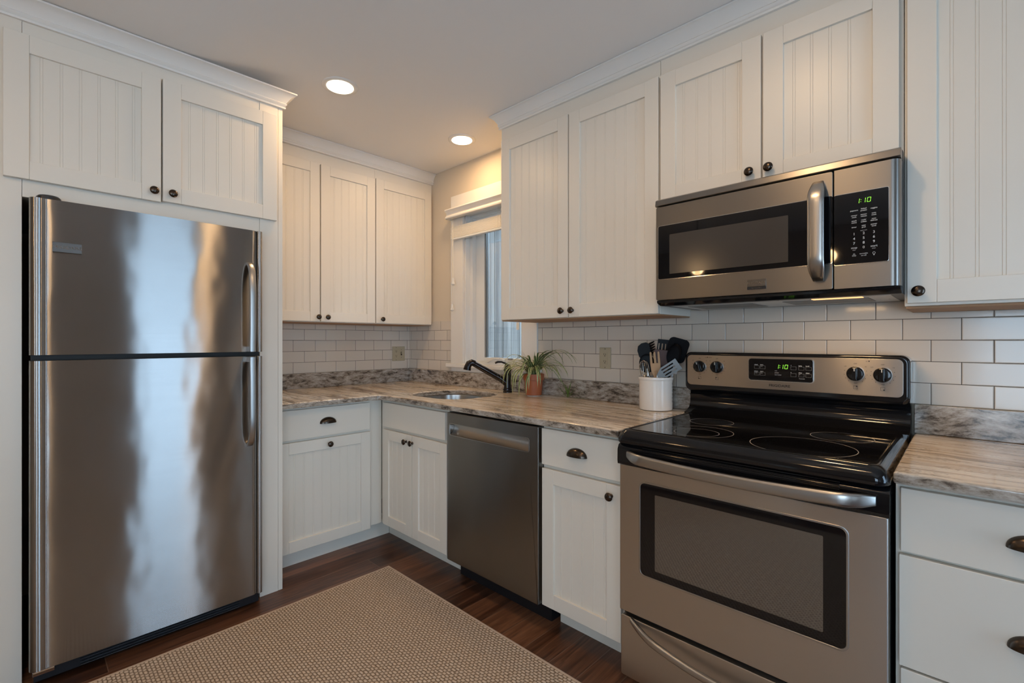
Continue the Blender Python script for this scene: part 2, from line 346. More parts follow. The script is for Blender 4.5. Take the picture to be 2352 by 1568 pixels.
class MB:
    def __init__(s, F=FW): s.v = []; s.f = []; s.m = []; s.F = F; s.cur = 0
    def add(s, vs, fs):
        o = len(s.v); s.v += [Vector(s.F(*p)) for p in vs]
        s.f += [tuple(i+o for i in f) for f in fs]; s.m += [s.cur]*len(fs); return s
    def box(s, a0, a1, b0, b1, c0, c1):
        return s.add([(a0, b0, c0), (a1, b0, c0), (a1, b1, c0), (a0, b1, c0), (a0, b0, c1), (a1, b0, c1), (a1, b1, c1), (a0, b1, c1)],
                     [(0, 3, 2, 1), (4, 5, 6, 7), (0, 1, 5, 4), (1, 2, 6, 5), (2, 3, 7, 6), (3, 0, 4, 7)])
    def plate(s, poly, d0, d1):
        """poly in (u,z), extruded from d0 to d1"""
        n = len(poly)
        vs = [(u, d0, z) for u, z in poly]+[(u, d1, z) for u, z in poly]
        fs = [tuple(range(n)), tuple(range(2*n-1, n-1, -1))]+[(i, (i+1) % n, n+(i+1) % n, n+i) for i in range(n)]
        return s.add(vs, fs)
    def layers(s, polys, cap=True):
        """stack of closed loops of equal length (3D points)"""
        n = len(polys[0]); vs = [p for l in polys for p in l]; fs = []
        for k in range(len(polys)-1):
            fs += [(k*n+i, k*n+(i+1) % n, (k+1)*n+(i+1) % n, (k+1)*n+i) for i in range(n)]
        if cap: fs += [tuple(range(n)), tuple(range(len(vs)-1, len(vs)-n-1, -1))]
        return s.add(vs, fs)
    def ring(s, outer, inner, d0, d1):
        n = len(outer)
        vs = [(u, d0, z) for u, z in outer]+[(u, d1, z) for u, z in outer]+[(u, d0, z) for u, z in inner]+[(u, d1, z) for u, z in inner]
        fs = []
        for i in range(n):
            j = (i+1) % n
            fs += [(i, j, n+j, n+i), (2*n+i, 3*n+i, 3*n+j, 2*n+j), (n+i, n+j, 3*n+j, 3*n+i), (i, 2*n+i, 2*n+j, j)]
        return s.add(vs, fs)
    def extr(s, prof, u0, u1):
        """prof in (d,z), extruded along u"""
        n = len(prof)
        return s.add([(u0, d, z) for d, z in prof]+[(u1, d, z) for d, z in prof],
                     [tuple(range(n)), tuple(range(2*n-1, n-1, -1))]+[(i, (i+1) % n, n+(i+1) % n, n+i) for i in range(n)])
    def vert(s, prof, z0, z1):
        """prof in (u,d), extruded along z"""
        n = len(prof)
        return s.add([(u, d, z0) for u, d in prof]+[(u, d, z1) for u, d in prof],
                     [tuple(range(n)), tuple(range(2*n-1, n-1, -1))]+[(i, (i+1) % n, n+(i+1) % n, n+i) for i in range(n)])
    def lathe(s, prof, c, axis=(0, 0, 1), seg=24, sx=1.0):
        """prof [(r,h)] about axis (in local coords) at c; open ends are capped"""
        ax = Vector(axis).normalized(); t = Vector((0, 0, 1)) if abs(ax.z) < 0.9 else Vector((1, 0, 0))
        e1 = ax.cross(t).normalized(); e2 = ax.cross(e1); c = Vector(c); vs = []; fs = []
        for r, h in prof:
            for k in range(seg):
                a = 2*PI*k/seg; vs.append(tuple(c+ax*h+e1*(r*sx*math.cos(a))+e2*(r*math.sin(a))))
        for i in range(len(prof)-1):
            for k in range(seg):
                k2 = (k+1) % seg; fs.append((i*seg+k, i*seg+k2, (i+1)*seg+k2, (i+1)*seg+k))
        fs.append(tuple(range(seg))); fs.append(tuple((len(prof)-1)*seg+k for k in range(seg-1, -1, -1)))
        return s.add(vs, fs)
    def tube(s, pts, rad, seg=8, flat=1.0, up=None):
        pts = [Vector(p) for p in pts]; n = len(pts)
        if not hasattr(rad, '__len__'): rad = [rad]*n
        vs = []; fs = []; e1 = None
        for i, p in enumerate(pts):
            d = (pts[min(i+1, n-1)]-pts[max(i-1, 0)]).normalized()
            if e1 is None:
                t = Vector(up) if up else (Vector((0, 0, 1)) if abs(d.z) < 0.9 else Vector((1, 0, 0)))
                e1 = (t-d*t.dot(d)).normalized()
            else: e1 = (e1-d*e1.dot(d)).normalized()
            e2 = d.cross(e1)
            for k in range(seg):
                a = 2*PI*k/seg; vs.append(tuple(p+e1*(rad[i]*math.cos(a))+e2*(rad[i]*flat*math.sin(a))))
        for i in range(n-1):
            for k in range(seg):
                k2 = (k+1) % seg; fs.append((i*seg+k, i*seg+k2, (i+1)*seg+k2, (i+1)*seg+k))
        fs.append(tuple(range(seg))); fs.append(tuple((n-1)*seg+k for k in range(seg-1, -1, -1)))
        return s.add(vs, fs)
    def sweep(s, prof, path):
        """prof [(o,z)] outward offset / height; path [((x,y),(ox,oy))]"""
        n = len(prof); vs = []; fs = []
        for (x, y), (ox, oy) in path:
            for o, z in prof: vs.append((x+ox*o, y+oy*o, z))
        for i in range(len(path)-1):
            for k in range(n):
                k2 = (k+1) % n; fs.append((i*n+k, i*n+k2, (i+1)*n+k2, (i+1)*n+k))
        fs += [tuple(range(n)), tuple((len(path)-1)*n+k for k in range(n-1, -1, -1))]
        return s.add(vs, fs)
    def text(s, txt, u, d, z, h, align='CENTER', lift=0.0003, sx=1.0, bold=0.0):
        c = bpy.data.curves.new('t', 'FONT'); c.body = txt; c.size = 1.0; c.align_x = align; c.align_y = 'CENTER'; c.resolution_u = 3; c.offset = bold
        o = bpy.data.objects.new('t', c); COL.objects.link(o)
        dg = bpy.context.evaluated_depsgraph_get(); me = bpy.data.meshes.new_from_object(o.evaluated_get(dg))
        k = h/0.72
        s.add([(u+v.co.x*k*sx, d+lift, z+v.co.y*k) for v in me.vertices], [tuple(p.vertices) for p in me.polygons])
        bpy.data.objects.remove(o); bpy.data.curves.remove(c); bpy.data.meshes.remove(me); return s

def rrect(u0, u1, z0, z1, r, n=5):
    P = []
    for cx, cz, a0 in ((u1-r, z1-r, 0), (u0+r, z1-r, PI/2), (u0+r, z0+r, PI), (u1-r, z0+r, 1.5*PI)):
        for k in range(n+1):
            a = a0+PI/2*k/n; P.append((cx+r*math.cos(a), cz+r*math.sin(a)))
    return P

def obj(name, mb, mats, parent=None, bevel=0.0, seg=2, smooth=False, angle=35, recalc=True, solid=0.0):
    me = bpy.data.meshes.new(name)
    lo = Vector((min(v.x for v in mb.v), min(v.y for v in mb.v), min(v.z for v in mb.v)))
    hi = Vector((max(v.x for v in mb.v), max(v.y for v in mb.v), max(v.z for v in mb.v)))
    c = Vector(((lo.x+hi.x)/2, (lo.y+hi.y)/2, lo.z))
    me.from_pydata([v-c for v in mb.v], [], mb.f)
    if not isinstance(mats, (list, tuple)): mats = [mats]
    for m in mats: me.materials.append(M[m] if isinstance(m, str) else m)
    me.polygons.foreach_set('material_index', mb.m)
    if recalc:
        bm = bmesh.new(); bm.from_mesh(me); bmesh.ops.recalc_face_normals(bm, faces=bm.faces[:]); bm.to_mesh(me); bm.free()
    o = bpy.data.objects.new(name, me); COL.objects.link(o)
    o.location = c
    if parent:
        o.parent = parent; q = parent; off = Vector((0, 0, 0))
        while q: off += q.location; q = q.parent
        o.location = c-off
    if solid:
        md = o.modifiers.new('solid', 'SOLIDIFY'); md.thickness = solid; md.offset = -1
    if bevel:
        md = o.modifiers.new('bevel', 'BEVEL'); md.width = bevel; md.segments = seg; md.limit_method = 'ANGLE'; md.angle_limit = math.radians(40); md.use_clamp_overlap = True
    if smooth or bevel:
        me.polygons.foreach_set('use_smooth', [True]*len(me.polygons)); me.set_sharp_from_angle(angle=math.radians(angle if smooth else 179))
        if not smooth: pass
        md = o.modifiers.new('normals', 'WEIGHTED_NORMAL'); md.keep_sharp = True; md.weight = 80
    me.update()
    return o
def tag(o, label=None, cat=None, group=None, kind=None):
    if label: o['label'] = label
    if cat: o['category'] = cat
    if group: o['group'] = group
    if kind: o['kind'] = kind
    return o
def thing(name, loc, label=None, cat=None, group=None, kind=None):
    o = bpy.data.objects.new(name, None); COL.objects.link(o); o.location = loc; o.empty_display_size = 0.05
    return tag(o, label, cat, group, kind)
def struct(name, mb, mats, **kw):
    return tag(obj(name, mb, mats, **kw), kind='structure')

# ------------------------------------------------------------------ the room
CZ = 2.53
XR, YB = 5.2, -5.0
struct('floor', MB().box(-0.15, XR+0.15, YB-0.15, 0.15, -0.10, 0.0), 'floor')
# ceiling dip added near the refrigerator to hide the shadow gap above the crown
def dip(x, y):
    sm = lambda t: (lambda q: q*q*(3-2*q))(min(1.0, max(0.0, t)))
    return 0.052*sm((1.75-x)/0.85)*sm((-1.30-y)/0.50)
cxs = [-0.15]+[0.7+0.05*k for k in range(24)]+[XR+0.15]; cys = [YB-0.15]+[-1.85+0.05*k for k in range(13)]+[0.15]
g = MB(); nx, ny = len(cxs), len(cys)
g.add([(x, y, CZ-dip(x, y)) for x in cxs for y in cys]+[(-0.15, YB-0.15, CZ+0.1), (-0.15, 0.15, CZ+0.1), (XR+0.15, YB-0.15, CZ+0.1), (XR+0.15, 0.15, CZ+0.1)],
      [(i*ny+j, i*ny+j+1, (i+1)*ny+j+1, (i+1)*ny+j) for i in range(nx-1) for j in range(ny-1)]+[(nx*ny, nx*ny+2, nx*ny+3, nx*ny+1)])
struct('ceiling', g, 'ceil', smooth=True, angle=60)
struct('wall_left', MB().box(-0.15, 0.0, YB-0.15, 0.15, 0, CZ), 'wall')
WX0, WX1, WZ0, WZ1 = 0.69, 1.262, 1.075, 2.16
b = MB()
b.box(0, WX0, 0, 0.15, 0, CZ); b.box(WX1, XR, 0, 0.15, 0, CZ); b.box(WX0, WX1, 0, 0.15, 0, WZ0); b.box(WX0, WX1, 0, 0.15, WZ1, CZ)
struct('wall_right', b, 'wall')
DY0, DY1, DZ = -1.50, -0.65, 2.05
FY0, FY1, FZ0, FZ1 = -4.55, -2.85, 0.40, 2.10
b = MB(); b.box(XR, XR+0.15, YB, FY0, 0, CZ); b.box(XR, XR+0.15, FY1, DY0, 0, CZ); b.box(XR, XR+0.15, DY1, 0.0, 0, CZ); b.box(XR, XR+0.15, DY0, DY1, DZ, CZ)
b.box(XR, XR+0.15, FY0, FY1, 0, FZ0); b.box(XR, XR+0.15, FY0, FY1, FZ1, CZ)
struct('wall_front', b, 'wallfar')
BX0, BX1, BZ0, BZ1 = 3.30, 5.0, 0.40, 2.10
b = MB(); b.box(0, BX0, YB-0.15, YB, 0, CZ); b.box(BX1, XR, YB-0.15, YB, 0, CZ); b.box(BX0, BX1, YB-0.15, YB, 0, BZ0); b.box(BX0, BX1, YB-0.15, YB, BZ1, CZ)
struct('wall_back', b, 'wallfar')

# window over the sink
w = thing('window_1', (0.976, 0.0, WZ0), kind='structure')
cas = MB(FB)
cas.box(0.556, WX0, 0.0, 0.02, 1.075, WZ1); cas.box(WX1, 1.388, 0.0, 0.02, 1.075, WZ1); cas.box(0.556, 1.388, 0.0, 0.02, WZ1, 2.305)
obj('casing', cas, 'trimw', w, bevel=0.0015)
obj('sill', MB(FB).box(0.525, 1.42, -0.05, 0.045, 1.048, 1.075), 'trimw', w, bevel=0.004)
obj('apron', MB(FB).box(0.556, 1.388, 0.0, 0.015, 1.018, 1.048), 'trimw', w, bevel=0.001)
jb = MB(FB); jb.box(WX0, WX0+0.012, -0.15, 0.0, WZ0, WZ1); jb.box(WX1-0.012, WX1, -0.15, 0.0, WZ0, WZ1); jb.box(WX0+0.012, WX1-0.012, -0.15, 0.0, WZ1-0.012, WZ1); jb.box(WX0+0.012, WX1-0.012, -0.15, 0.0, WZ0, WZ0+0.012)
obj('jamb', jb, 'vinyl', w)
st = MB(FB)
x0, x1, z0, z1 = WX0+0.012, WX1-0.012, WZ0+0.012, WZ1-0.012
for (p, q) in ((0.0, 0.028), ):
    st.box(x0, x0+0.028, -0.075, -0.04, z0, z1); st.box(x1-0.028, x1, -0.075, -0.04, z0, z1); st.box(x0+0.028, x1-0.028, -0.075, -0.04, z0, z0+0.012); st.box(x0+0.028, x1-0.028, -0.075, -0.04, z1-0.02, z1)
obj('stop', st, 'vinyl', w, bevel=0.001)
sh = MB(FB); a0, a1 = x0+0.028, x1-0.028
sh.box(x0+0.002, a0+0.085, -0.11, -0.076, z0, z1); sh.box(a1-0.05, x1-0.002, -0.11, -0.076, z0, z1); sh.box(a0+0.085, a1-0.05, -0.11, -0.076, z0, z0+0.035); sh.box(a0+0.085, a1-0.05, -0.11, -0.076, z1-0.05, z1)
obj('sash', sh, 'vinyl', w, bevel=0.002)
obj('gasket', MB(FB).box(a0+0.0855, a0+0.094, -0.105, -0.082, z0+0.036, z1-0.051).box(a0+0.104, a0+0.108, -0.104, -0.09, z0+0.036, z1-0.051), 'printg', w)
obj('pane', MB(FB).box(a0+0.087, a1-0.052, -0.096, -0.092, z0+0.037, z1-0.052), 'pane', w)
ck = MB(FB); ck.plate([(0.915, WZ0+0.004), (1.075, WZ0+0.004), (1.070, WZ0+0.04), (1.04, WZ0+0.052), (0.96, WZ0+0.052), (0.925, WZ0+0.035)], -0.035, -0.005)
obj('crank_cover', ck, 'vinyl', w, bevel=0.004)
obj('crank_handle', MB(FB).tube([(0.93, 0.0, WZ0+0.018), (0.97, 0.006, WZ0+0.036), (1.0, 0.008, WZ0+0.046), (1.05, 0.008, WZ0+0.046)], 0.005, 8), 'trimw', w, smooth=True)
obj('warning_sticker', MB(FB).box(1.083, 1.128, -0.0399, -0.0385, WZ0+0.036, WZ0+0.050), 'printg', w)
obj('sash_tag', MB(FB).box(1.117, 1.140, -0.091, -0.088, 1.315, 1.365), 'slat', w)

# glazed door and rear window that let the daylight in
d = thing('door_1', (XR, -1.075, 0), kind='structure')
fr = MB(); fr.box(XR-0.02, XR+0.10, DY0, DY0+0.05, 0, DZ); fr.box(XR-0.02, XR+0.10, DY1-0.05, DY1, 0, DZ); fr.box(XR-0.02, XR+0.10, DY0+0.05, DY1-0.05, DZ-0.05, DZ); fr.box(XR-0.02, XR+0.10, DY0+0.05, DY1-0.05, 0, 0.06)
obj('door_frame', fr, 'trimw', d)
obj('pane', MB().box(XR+0.04, XR+0.045, DY0+0.05, DY1-0.05, 0.06, DZ-0.05), 'pane', d)
w2 = thing('window_2', (4.15, YB, BZ0), kind='structure')
fr = MB(); fr.box(BX0, BX0+0.05, YB-0.1, YB+0.02, BZ0, BZ1); fr.box(BX1-0.05, BX1, YB-0.1, YB+0.02, BZ0, BZ1); fr.box(4.125, 4.175, YB-0.1, YB+0.02, BZ0+0.05, BZ1-0.05)
fr.box(BX0+0.05, BX1-0.05, YB-0.1, YB+0.02, BZ0, BZ0+0.05); fr.box(BX0+0.05, BX1-0.05, YB-0.1, YB+0.02, BZ1-0.05, BZ1)
obj('window_frame', fr, 'trimw', w2)
obj('pane', MB().box(BX0+0.05, BX1-0.05, YB-0.06, YB-0.055, BZ0+0.05, BZ1-0.05), 'pane', w2)

w3 = thing('window_3', (XR, -3.7, FZ0), kind='structure')
fr = MB(); fr.box(XR-0.02, XR+0.1, FY0, FY0+0.05, FZ0, FZ1); fr.box(XR-0.02, XR+0.1, FY1-0.05, FY1, FZ0, FZ1); fr.box(XR-0.02, XR+0.1, -3.725, -3.675, FZ0+0.05, FZ1-0.05)
fr.box(XR-0.02, XR+0.1, FY0+0.05, FY1-0.05, FZ0, FZ0+0.05); fr.box(XR-0.02, XR+0.1, FY0+0.05, FY1-0.05, FZ1-0.05, FZ1)
obj('window_frame', fr, 'trimw', w3)
obj('pane', MB().box(XR+0.055, XR+0.06, FY0+0.05, FY1-0.05, FZ0+0.05, FZ1-0.05), 'pane', w3)

# crown mouldings
def crown_prof(z0, z1, o):
    h = z1-z0
    return [(-0.02, z0), (0.010, z0), (0.012, z0+0.10*h), (0.006, z0+0.14*h), (0.012, z0+0.20*h), (0.016, z0+0.30*h), (0.24*o, z0+0.36*h), (0.36*o, z0+0.50*h), (0.55*o, z0+0.70*h), (0.78*o, z0+0.84*h), (0.95*o, z0+0.90*h), (o, z0+0.91*h), (o, z1), (-0.02, z1)]
struct('trim_1', MB().sweep(crown_prof(2.400, 2.474, 0.052), [((0.840, -2.75), (1, 0)), ((0.840, -1.337), (1, 1)), ((0.33, -1.337), (0, 1))]), 'trimw', smooth=True, angle=30)
struct('trim_2', MB().sweep(crown_prof(2.452, 2.5285, 0.045), [((0.310, -1.335), (1, 0)), ((0.310, -0.001), (1, 0))]), 'trimw', smooth=True, angle=30)
struct('trim_3', MB().sweep(crown_prof(2.452, 2.5285, 0.050), [((1.372, -0.001), (-1, 0)), ((1.372, -0.318), (-1, -1)), ((3.72, -0.318), (0, -1))]), 'trimw', smooth=True, angle=30)

# ------------------------------------------------------------------ cabinet parts
KNOB = [(0.0075, 0), (0.008, 0.002), (0.0055, 0.004), (0.0050, 0.012), (0.0075, 0.016), (0.0145, 0.0185), (0.0165, 0.0215), (0.0150, 0.0255), (0.0095, 0.0285), (0.003, 0.0297)]
def knob(F, u, d, z, parent, s=1.0):
    obj('knob', MB(F).lathe([(r*s, h*s) for r, h in KNOB], (u, d, z), (0, 1, 0), 20), 'bronze', parent, smooth=True, angle=50)
def cup_pull(F, u, d, z, parent, a=0.048, h=0.034, dp=0.026):
    na, nb = 20, 8; g = MB(F); vs = []; fs = []
    def sheet(a, h, dp, o):
        for i in range(na+1):
            al = PI*i/na
            for j in range(nb+1):
                be = PI/2*j/nb
                vs.append((u+a*math.cos(al), d+0.0005+o+dp*math.sin(al)**0.8*math.sin(be), z-0.4*h+h*math.sin(al)**0.9*math.cos(be)))
    sheet(a, h, dp, 0); sheet(a-0.003, h-0.003, dp-0.003, 0)
    K = nb+1; T = (na+1)*K
    for i in range(na):
        for j in range(nb):
            fs.append((i*K+j, (i+1)*K+j, (i+1)*K+j+1, i*K+j+1)); fs.append((T+i*K+j, T+i*K+j+1, T+(i+1)*K+j+1, T+(i+1)*K+j))
        fs.append((i*K+nb, (i+1)*K+nb, T+(i+1)*K+nb, T+i*K+nb)); fs.append((i*K, T+i*K, T+(i+1)*K, (i+1)*K))
    g.add(vs, fs)
    obj('cup_pull', g, 'bronze', parent, smooth=True, angle=50)
def shaker(F, u0, u1, z0, z1, d, parent, stile=0.064, rail=0.064, pitch=0.0535, knob_at=None, start=0.028):
    """framed door whose front face is at depth d, with a recessed beaded panel"""
    th = 0.020; r = 0.010
    fr = MB(F)
    fr.box(u0, u0+stile, d-th, d, z0, z1); fr.box(u1-stile, u1, d-th, d, z0, z1)
    fr.box(u0+stile, u1-stile, d-th, d, z0, z0+rail); fr.box(u0+stile, u1-stile, d-th, d, z1-rail, z1)
    dr = obj('door', fr, 'cab', parent, bevel=0.0016, seg=2)
    a, b_ = u0+stile, u1-stile; p = d-r
    prof = [(a, p-0.006), (a, p)]
    x = a+start
    while x < b_-0.012:
        for o in (0.0, 0.0075):
            prof += [(x+o-0.0010, p), (x+o, p-0.0013), (x+o+0.0010, p)]
        x += pitch
    prof += [(b_, p), (b_, p-0.006)]
    obj('beaded_panel', MB(F).vert(prof, z0+rail, z1-rail), 'cab', dr)
    if knob_at: knob(F, knob_at[0], d, knob_at[1], dr)
    return dr
def slab(F, u0, u1, z0, z1, d, parent, name='drawer', pull=None):
    o = obj(name, MB(F).box(u0, u1, d-0.02, d, z0, z1), 'cab', parent, bevel=0.002)
    if pull: cup_pull(F, pull[0], d, pull[1], o)
    return o

# fridge surround
t = thing('end_panel', (0.42, -2.31, 0), 'tall white panel left of the refrigerator at the frame edge', 'cabinet panel')
obj('face_stile', MB(FA).box(-2.36, -2.254, 0.80, 0.84, 0.0, 2.402), 'cab', t, bevel=0.001)
obj('side_board', MB(FA).box(-2.36, -2.34, 0.0, 0.799, 0.0, 2.402), 'cab', t)
t = thing('end_panel', (0.42, -1.39, 0), 'tall white panel between the refrigerator and the corner cabinets', 'cabinet panel')
obj('face_stile', MB(FA).box(-1.445, -1.359, 0.80, 0.84, 0.0, 2.402), 'cab', t, bevel=0.001)
obj('side_board', MB(FA).box(-1.3575, -1.337, 0.0, 0.838, 0.0, 2.402), 'cab', t, bevel=0.001)
t = thing('wall_cabinet', (0.42, -1.85, 1.765), 'white two door beaded cabinet above the stainless refrigerator', 'cabinet', 'white beaded wall cabinets')
obj('cabinet_box', MB(FA).box(-2.253, -1.446, 0.002, 0.838, 1.765, 2.402), 'cab', t)
shaker(FA, -2.301, -1.842, 1.826, 2.348, 0.862, t, 0.066, 0.066, 0.054, (-1.868, 1.866))
shaker(FA, -1.836, -1.372, 1.832, 2.350, 0.862, t, 0.066, 0.066, 0.054, (-1.803, 1.866))

# upper cabinets on the left wall
UA = 0.322
t = thing('wall_cabinet', (0.15, -0.92, 1.36), 'white two door beaded wall cabinet beside the refrigerator panel', 'cabinet', 'white beaded wall cabinets')
obj('cabinet_box', MB(FA).box(-1.333, -0.503, 0.002, 0.30, 1.362, 2.53), 'cab', t)
shaker(FA, -1.315, -0.909, 1.366, 2.378, UA, t, 0.062, 0.062, 0.0515, (-0.923, 1.394))
shaker(FA, -0.901, -0.509, 1.366, 2.378, UA, t, 0.062, 0.062, 0.0515, (-0.862, 1.394))
obj('bottom_panel', MB(FA).box(-1.333, -0.503, 0.01, 0.298, 1.358, 1.3615), 'wood', t)
t = thing('wall_cabinet', (0.15, -0.25, 1.36), 'white single door beaded wall cabinet in the corner left of the window', 'cabinet', 'white beaded wall cabinets')
obj('cabinet_box', MB(FA).box(-0.502, -0.002, 0.002, 0.30, 1.362, 2.53), 'cab', t)
shaker(FA, -0.501, -0.020, 1.366, 2.385, UA, t, 0.062, 0.062, 0.0515, (-0.458, 1.394))
obj('bottom_panel', MB(FA).box(-0.502, -0.004, 0.01, 0.298, 1.358, 1.3615), 'wood', t)

# upper cabinets on the right wall
UB = 0.337
t = thing('wall_cabinet', (1.86, -0.16, 1.35), 'white two door beaded wall cabinet right of the window', 'cabinet', 'white beaded wall cabinets')
obj('cabinet_box', MB(FB).box(1.374, 2.337, 0.002, 0.316, 1.358, 2.452), 'cab', t, bevel=0.001)
shaker(FB, 1.390, 1.857, 1.360, 2.378, UB, t, 0.064, 0.064, 0.0535, (1.825, 1.393))
shaker(FB, 1.864, 2.336, 1.360, 2.378, UB, t, 0.064, 0.064, 0.0535, (1.888, 1.393))
obj('bottom_panel', MB(FB).box(1.376, 2.335, 0.012, 0.314, 1.353, 1.3575), 'wood', t)
t = thing('wall_cabinet', (2.74, -0.16, 1.82), 'short white two door beaded cabinet directly above the microwave', 'cabinet', 'white beaded wall cabinets')
obj('cabinet_box', MB(FB).box(2.339, 3.141, 0.002, 0.316, 1.822, 2.452), 'cab', t)
shaker(FB, 2.346, 2.738, 1.828, 2.378, UB, t, 0.066, 0.066, 0.0535, (2.702, 1.873))
shaker(FB, 2.745, 3.131, 1.828, 2.378, UB, t, 0.066, 0.066, 0.0535, (2.767, 1.874))
t = thing('wall_cabinet', (3.43, -0.16, 1.35), 'white beaded wall cabinet at the right edge, right of the microwave', 'cabinet', 'white beaded wall cabinets')
obj('cabinet_box', MB(FB).box(3.143, 3.72, 0.002, 0.316, 1.350, 2.452), 'cab', t, bevel=0.001)
shaker(FB, 3.150, 3.715, 1.358, 2.378, UB, t, 0.068, 0.068, 0.0535, (3.177, 1.393))
obj('bottom_panel', MB(FB).box(3.145, 3.718, 0.012, 0.300, 1.343, 1.3495), 'wood', t)

# base cabinets
BF = 0.690; BB = 0.669; BT = 0.882
t = thing('base_cabinet', (0.33, -1.0, 0), 'white base cabinet with drawer and beaded pull out door, left of the corner', 'cabinet', 'white base cabinets')
obj('cabinet_box', MB(FA).box(-1.334, -0.671, 0.002, BB, 0.105, BT), 'cab', t, bevel=0.001)
obj('toe_kick', MB(FA).box(-1.334, -0.583, 0.10, 0.615, 0.0, 0.104), 'cab', t)
slab(FA, -1.310, -0.763, 0.704, 0.866, BF, t, pull=(-1.030, 0.789))
shaker(FA, -1.310, -0.761, 0.097, 0.690, BF, t, 0.062, 0.062, 0.0525, (-1.023, 0.656))
t = thing('base_cabinet', (1.0, -0.33, 0), 'white sink base cabinet with two narrow beaded doors below the sink', 'cabinet', 'white base cabinets')
sb = MB(FB); sb.box(0.671, 1.336, BB-0.02, BB, 0.105, BT); sb.box(0.671, 0.69, 0.02, BB-0.021, 0.105, BT); sb.box(1.318, 1.336, 0.02, BB-0.021, 0.105, BT); sb.box(0.691, 1.317, 0.02, BB-0.021, 0.105, 0.125)
obj('cabinet_box', sb, 'cab', t, bevel=0.001)
obj('toe_kick', MB(FB).box(0.617, 1.350, 0.10, 0.582, 0.0, 0.104), 'cab', t)
slab(FB, 0.712, 1.322, 0.716, 0.864, BF, t, 'false_drawer_front')
shaker(FB, 0.716, 1.019, 0.115, 0.699, BF, t, 0.058, 0.060, 0.0525, (0.968, 0.658))
shaker(FB, 1.024, 1.336, 0.115, 0.699, BF, t, 0.058, 0.060, 0.0525, (1.030, 0.658))
t = thing('base_cabinet', (2.17, -0.33, 0), 'narrow white base cabinet between the dishwasher and the range', 'cabinet', 'white base cabinets')
obj('cabinet_box', MB(FB).box(1.975, 2.368, 0.02, BB, 0.105, BT), 'cab', t, bevel=0.001)
obj('toe_kick', MB(FB).box(2.00, 2.366, 0.10, 0.582, 0.0, 0.104), 'cab', t)
slab(FB, 1.980, 2.362, 0.714, 0.868, BF, t, pull=(2.165, 0.790))
shaker(FB, 1.982, 2.362, 0.112, 0.698, BF, t, 0.062, 0.062, 0.0525, (2.322, 0.655))
t = thing('base_cabinet', (3.45, -0.33, 0), 'white three drawer base cabinet at the right edge, right of the range', 'cabinet', 'white base cabinets')
obj('cabinet_box', MB(FB).box(3.150, 3.66, 0.02, BB, 0.105, BT), 'cab', t, bevel=0.001)
obj('toe_kick', MB(FB).box(3.152, 3.66, 0.10, 0.582, 0.0, 0.104), 'cab', t)
slab(FB, 3.161, 3.65, 0.708, 0.869, BF, t, pull=(3.392, 0.790))
slab(FB, 3.158, 3.65, 0.417, 0.699, BF, t, pull=(3.394, 0.566))
slab(FB, 3.161, 3.65, 0.112, 0.411, BF, t, pull=(3.394, 0.27))

# ------------------------------------------------------------------ countertops, upstands, tiles
def slab_poly(outer, hole, z0, z1):
    bm = bmesh.new(); eds = []
    for loop in ([outer]+([hole] if hole else [])):
        vs = [bm.verts.new((x, y, z1)) for x, y in loop]
        eds += [bm.edges.new((vs[i], vs[(i+1) % len(vs)])) for i in range(len(vs))]
    r = bmesh.ops.triangle_fill(bm, use_beauty=True, use_dissolve=False, edges=eds)
    ext = bmesh.ops.extrude_face_region(bm, geom=bm.faces[:])
    for v in [g for g in ext['geom'] if isinstance(g, bmesh.types.BMVert)]: v.co.z = z0
    bmesh.ops.recalc_face_normals(bm, faces=bm.faces[:])
    bm.verts.index_update(); g = MB(); g.add([tuple(v.co) for v in bm.verts], [tuple(v.index for v in f.verts) for f in bm.faces]); bm.free(); return g
SX0, SX1, SY0, SY1 = 0.800, 1.270, -0.600, -0.165
hole = rrect(SX0, SX1, SY0, SY1, 0.150, 8)
cin = [(0.752-0.0, -0.722-0.04), (0.757, -0.742), (0.772, -0.727), (0.792, -0.722)]
outer = [(0.001, -0.001), (0.001, -1.3355), (0.752, -1.3355)]+cin+[(2.369, -0.722), (2.369, -0.001)]
CTOP, CBOT = 0.914, 0.8835
tag(obj('countertop', slab_poly(outer, hole, CBOT, CTOP), 'granite', bevel=0.007, seg=3), 'polished brown and cream granite countertop turning the corner around the sink', 'countertop')
tag(obj('countertop', MB(FB).box(3.149, 3.66, 0.001, 0.724, CBOT, CTOP), 'granite', bevel=0.007, seg=3), 'short polished granite countertop right of the range', 'countertop')
ZS = CTOP+0.0003
tag(obj('granite_upstand', MB(FA).box(-1.3355, -0.0315, 0.001, 0.03, ZS, 1.016), 'granite', bevel=0.002), 'grey granite upstand along the left wall below the tiles', 'backsplash')
tag(obj('granite_upstand', MB(FB).box(0.001, 2.354, 0.001, 0.03, ZS, 1.016), 'granite', bevel=0.002), 'brown granite upstand below the window, running from the corner to the range', 'backsplash')
tag(obj('granite_upstand', MB(FB).box(3.149, 3.66, 0.001, 0.03, ZS, 1.016), 'granite', bevel=0.002), 'granite upstand on the short counter right of the range', 'backsplash')
tag(obj('tile_backsplash', MB(FA).box(-1.3355, -0.0085, 0.0005, 0.008, 1.0165, 1.357), 'tiley'), 'white subway tiles with dark grout on the left wall', 'tiles')
tag(obj('tile_backsplash', MB(FB).box(0.0005, 0.555, 0.0005, 0.008, 1.0165, 1.390), 'tilex'), 'white subway tiles between the corner and the window casing', 'tiles')
b = MB(FB).box(1.389, 2.337, 0.0005, 0.008, 1.0165, 1.352).box(2.337, 3.143, 0.0005, 0.008, 1.0165, 1.385).box(3.143, 3.9, 0.0005, 0.008, 1.0165, 1.342)
tag(obj('tile_backsplash', b, 'tilex'), 'white subway tiles right of the window and behind the range', 'tiles')

